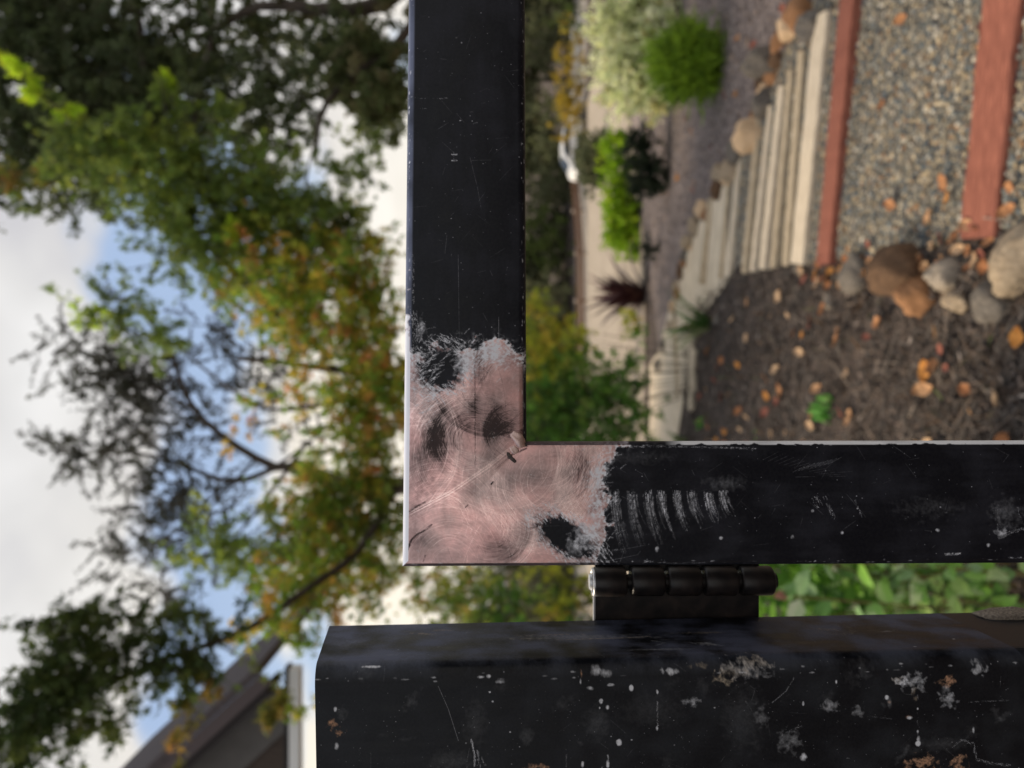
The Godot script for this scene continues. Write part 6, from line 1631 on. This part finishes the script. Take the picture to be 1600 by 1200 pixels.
	for k in outline.size():
		var a: Vector2 = outline[k]
		var b: Vector2 = outline[(k + 1) % outline.size()]
		var ya: float = ptop + rise * a.x / depth
		var yb: float = ptop + rise * b.x / depth
		if k >= ring.size() - 1: quad(rst, at_.call(a, ya), at_.call(b, yb), at_.call(b, yb - 0.299), at_.call(a, ya - 0.299))
		quad(rst, at_.call(a, ya - 0.299), at_.call(b, yb - 0.299), at_.call(b, -0.1), at_.call(a, -0.1))
	for k in range(1, outline.size() - 1):
		for e in [outline[0], outline[k + 1], outline[k]]:
			rst.set_uv(Vector2.ZERO)
			rst.add_vertex(at_.call(e, ptop + rise * e.x / depth))
	rst.generate_normals()
	rst.commit(pmesh)
	pmesh.surface_set_material(0, post_material())
	pmesh.surface_set_material(1, paint)
	part("post_body", pmesh, null, post)
	var crust := noisy(Color(0.12, 0.10, 0.08), Color(0.46, 0.39, 0.32), 0.05, 0.02, 79, 0.95, Vector3.ONE, 0.2)
	var cr := part("dried_mud", rock_mesh(Vector3(0.0035, 0.017, 0.008), 911), crust, post, sx * (depth - 0.005) + Vector3(0.0, ptop + rise - 0.331, 0))
	cr.set_meta("label", "lump of dried pale mud on the post edge")

	# hinge
	var hp: Vector3 = Vector3(-0.0960, 1.6030, -0.3440)
	var h := thing("hinge", "black five knuckle barrel hinge joining the gate to the post", "hinge", hp)
	var hm := noisy(Color(0.007, 0.007, 0.008), Color(0.040, 0.029, 0.026), 0.02, 0.05, 81, 0.38)
	hm.metallic_specular = 0.4
	var bare := mat(Color(0.62, 0.62, 0.63), 0.4, 0.6)  # sky light on upward ends painted pale: pin head, barrel rim, leaf top
	var long := 0.0890
	var kr := 0.0070
	for i in 5:
		var len := long / 5.0 - 0.0018
		var y0 := -long * i / 5.0 - (0.0 if i == 0 else 0.0006)
		var st := new_st(0)
		var prof := [[0.0, kr - 0.0011], [-0.0004, kr - 0.0004], [-0.0011, kr], [-len + 0.0011, kr], [-len + 0.0004, kr - 0.0004], [-len, kr - 0.0011]]
		for j in prof.size() - 1:
			for k in 28:
				var a := TAU * k / 28.0
				var b := TAU * (k + 1) / 28.0
				var q0: Array = prof[j]
				var q1: Array = prof[j + 1]
				quad(st, Vector3(cos(a) * q0[1], y0 + q0[0], sin(a) * q0[1]), Vector3(cos(b) * q0[1], y0 + q0[0], sin(b) * q0[1]), Vector3(cos(b) * q1[1], y0 + q1[0], sin(b) * q1[1]), Vector3(cos(a) * q1[1], y0 + q1[0], sin(a) * q1[1]))
		for e in [[0.0, 1], [-len, -1]]:
			for k in 28:
				var a := TAU * k / 28.0
				var b := TAU * (k + 1) / 28.0
				var rr := kr - 0.0011
				var tri := [Vector3(0, y0 + e[0], 0), Vector3(cos(a) * rr, y0 + e[0], sin(a) * rr), Vector3(cos(b) * rr, y0 + e[0], sin(b) * rr)]
				if e[1] < 0: tri.reverse()
				st.set_smooth_group(-1)
				for v in tri:
					st.set_uv(Vector2.ZERO)
					st.add_vertex(v)
		part("knuckle", done(st), hm, h)
	var pin := CylinderMesh.new()
	pin.top_radius = 0.0034
	pin.bottom_radius = 0.0036
	pin.height = long + 0.002
	pin.radial_segments = 24
	part("pin", pin, hm, h, Vector3(0, -long / 2 + 0.0004, 0))
	var head := CylinderMesh.new()
	head.top_radius = 0.0036
	head.bottom_radius = 0.0041
	head.height = 0.0012
	head.radial_segments = 24
	part("pin_head", head, bare, h, Vector3(0, 0.0011, 0))
	var collar := TorusMesh.new()
	collar.inner_radius = 0.0050
	collar.outer_radius = 0.0068
	collar.rings = 24
	collar.ring_segments = 8
	part("barrel_rim", collar, bare, h, Vector3(0, -0.0004, 0))
	for side in 2:
		var st := new_st()
		var wdt: float = [0.030, 0.008][side]
		var cx: float = [-0.004 - 0.015, 0.004 + 0.004][side]
		box(st, Vector3(cx, -0.0423, -0.0052), Vector3(wdt / 2, 0.0405, 0.0015))
		part("leaf_plate", done(st), hm, h)
	var est := new_st()
	box(est, Vector3(-0.017, -0.0014, -0.0052), Vector3(0.013, 0.0004, 0.0013))
	part("leaf_edge", done(est), bare, h)
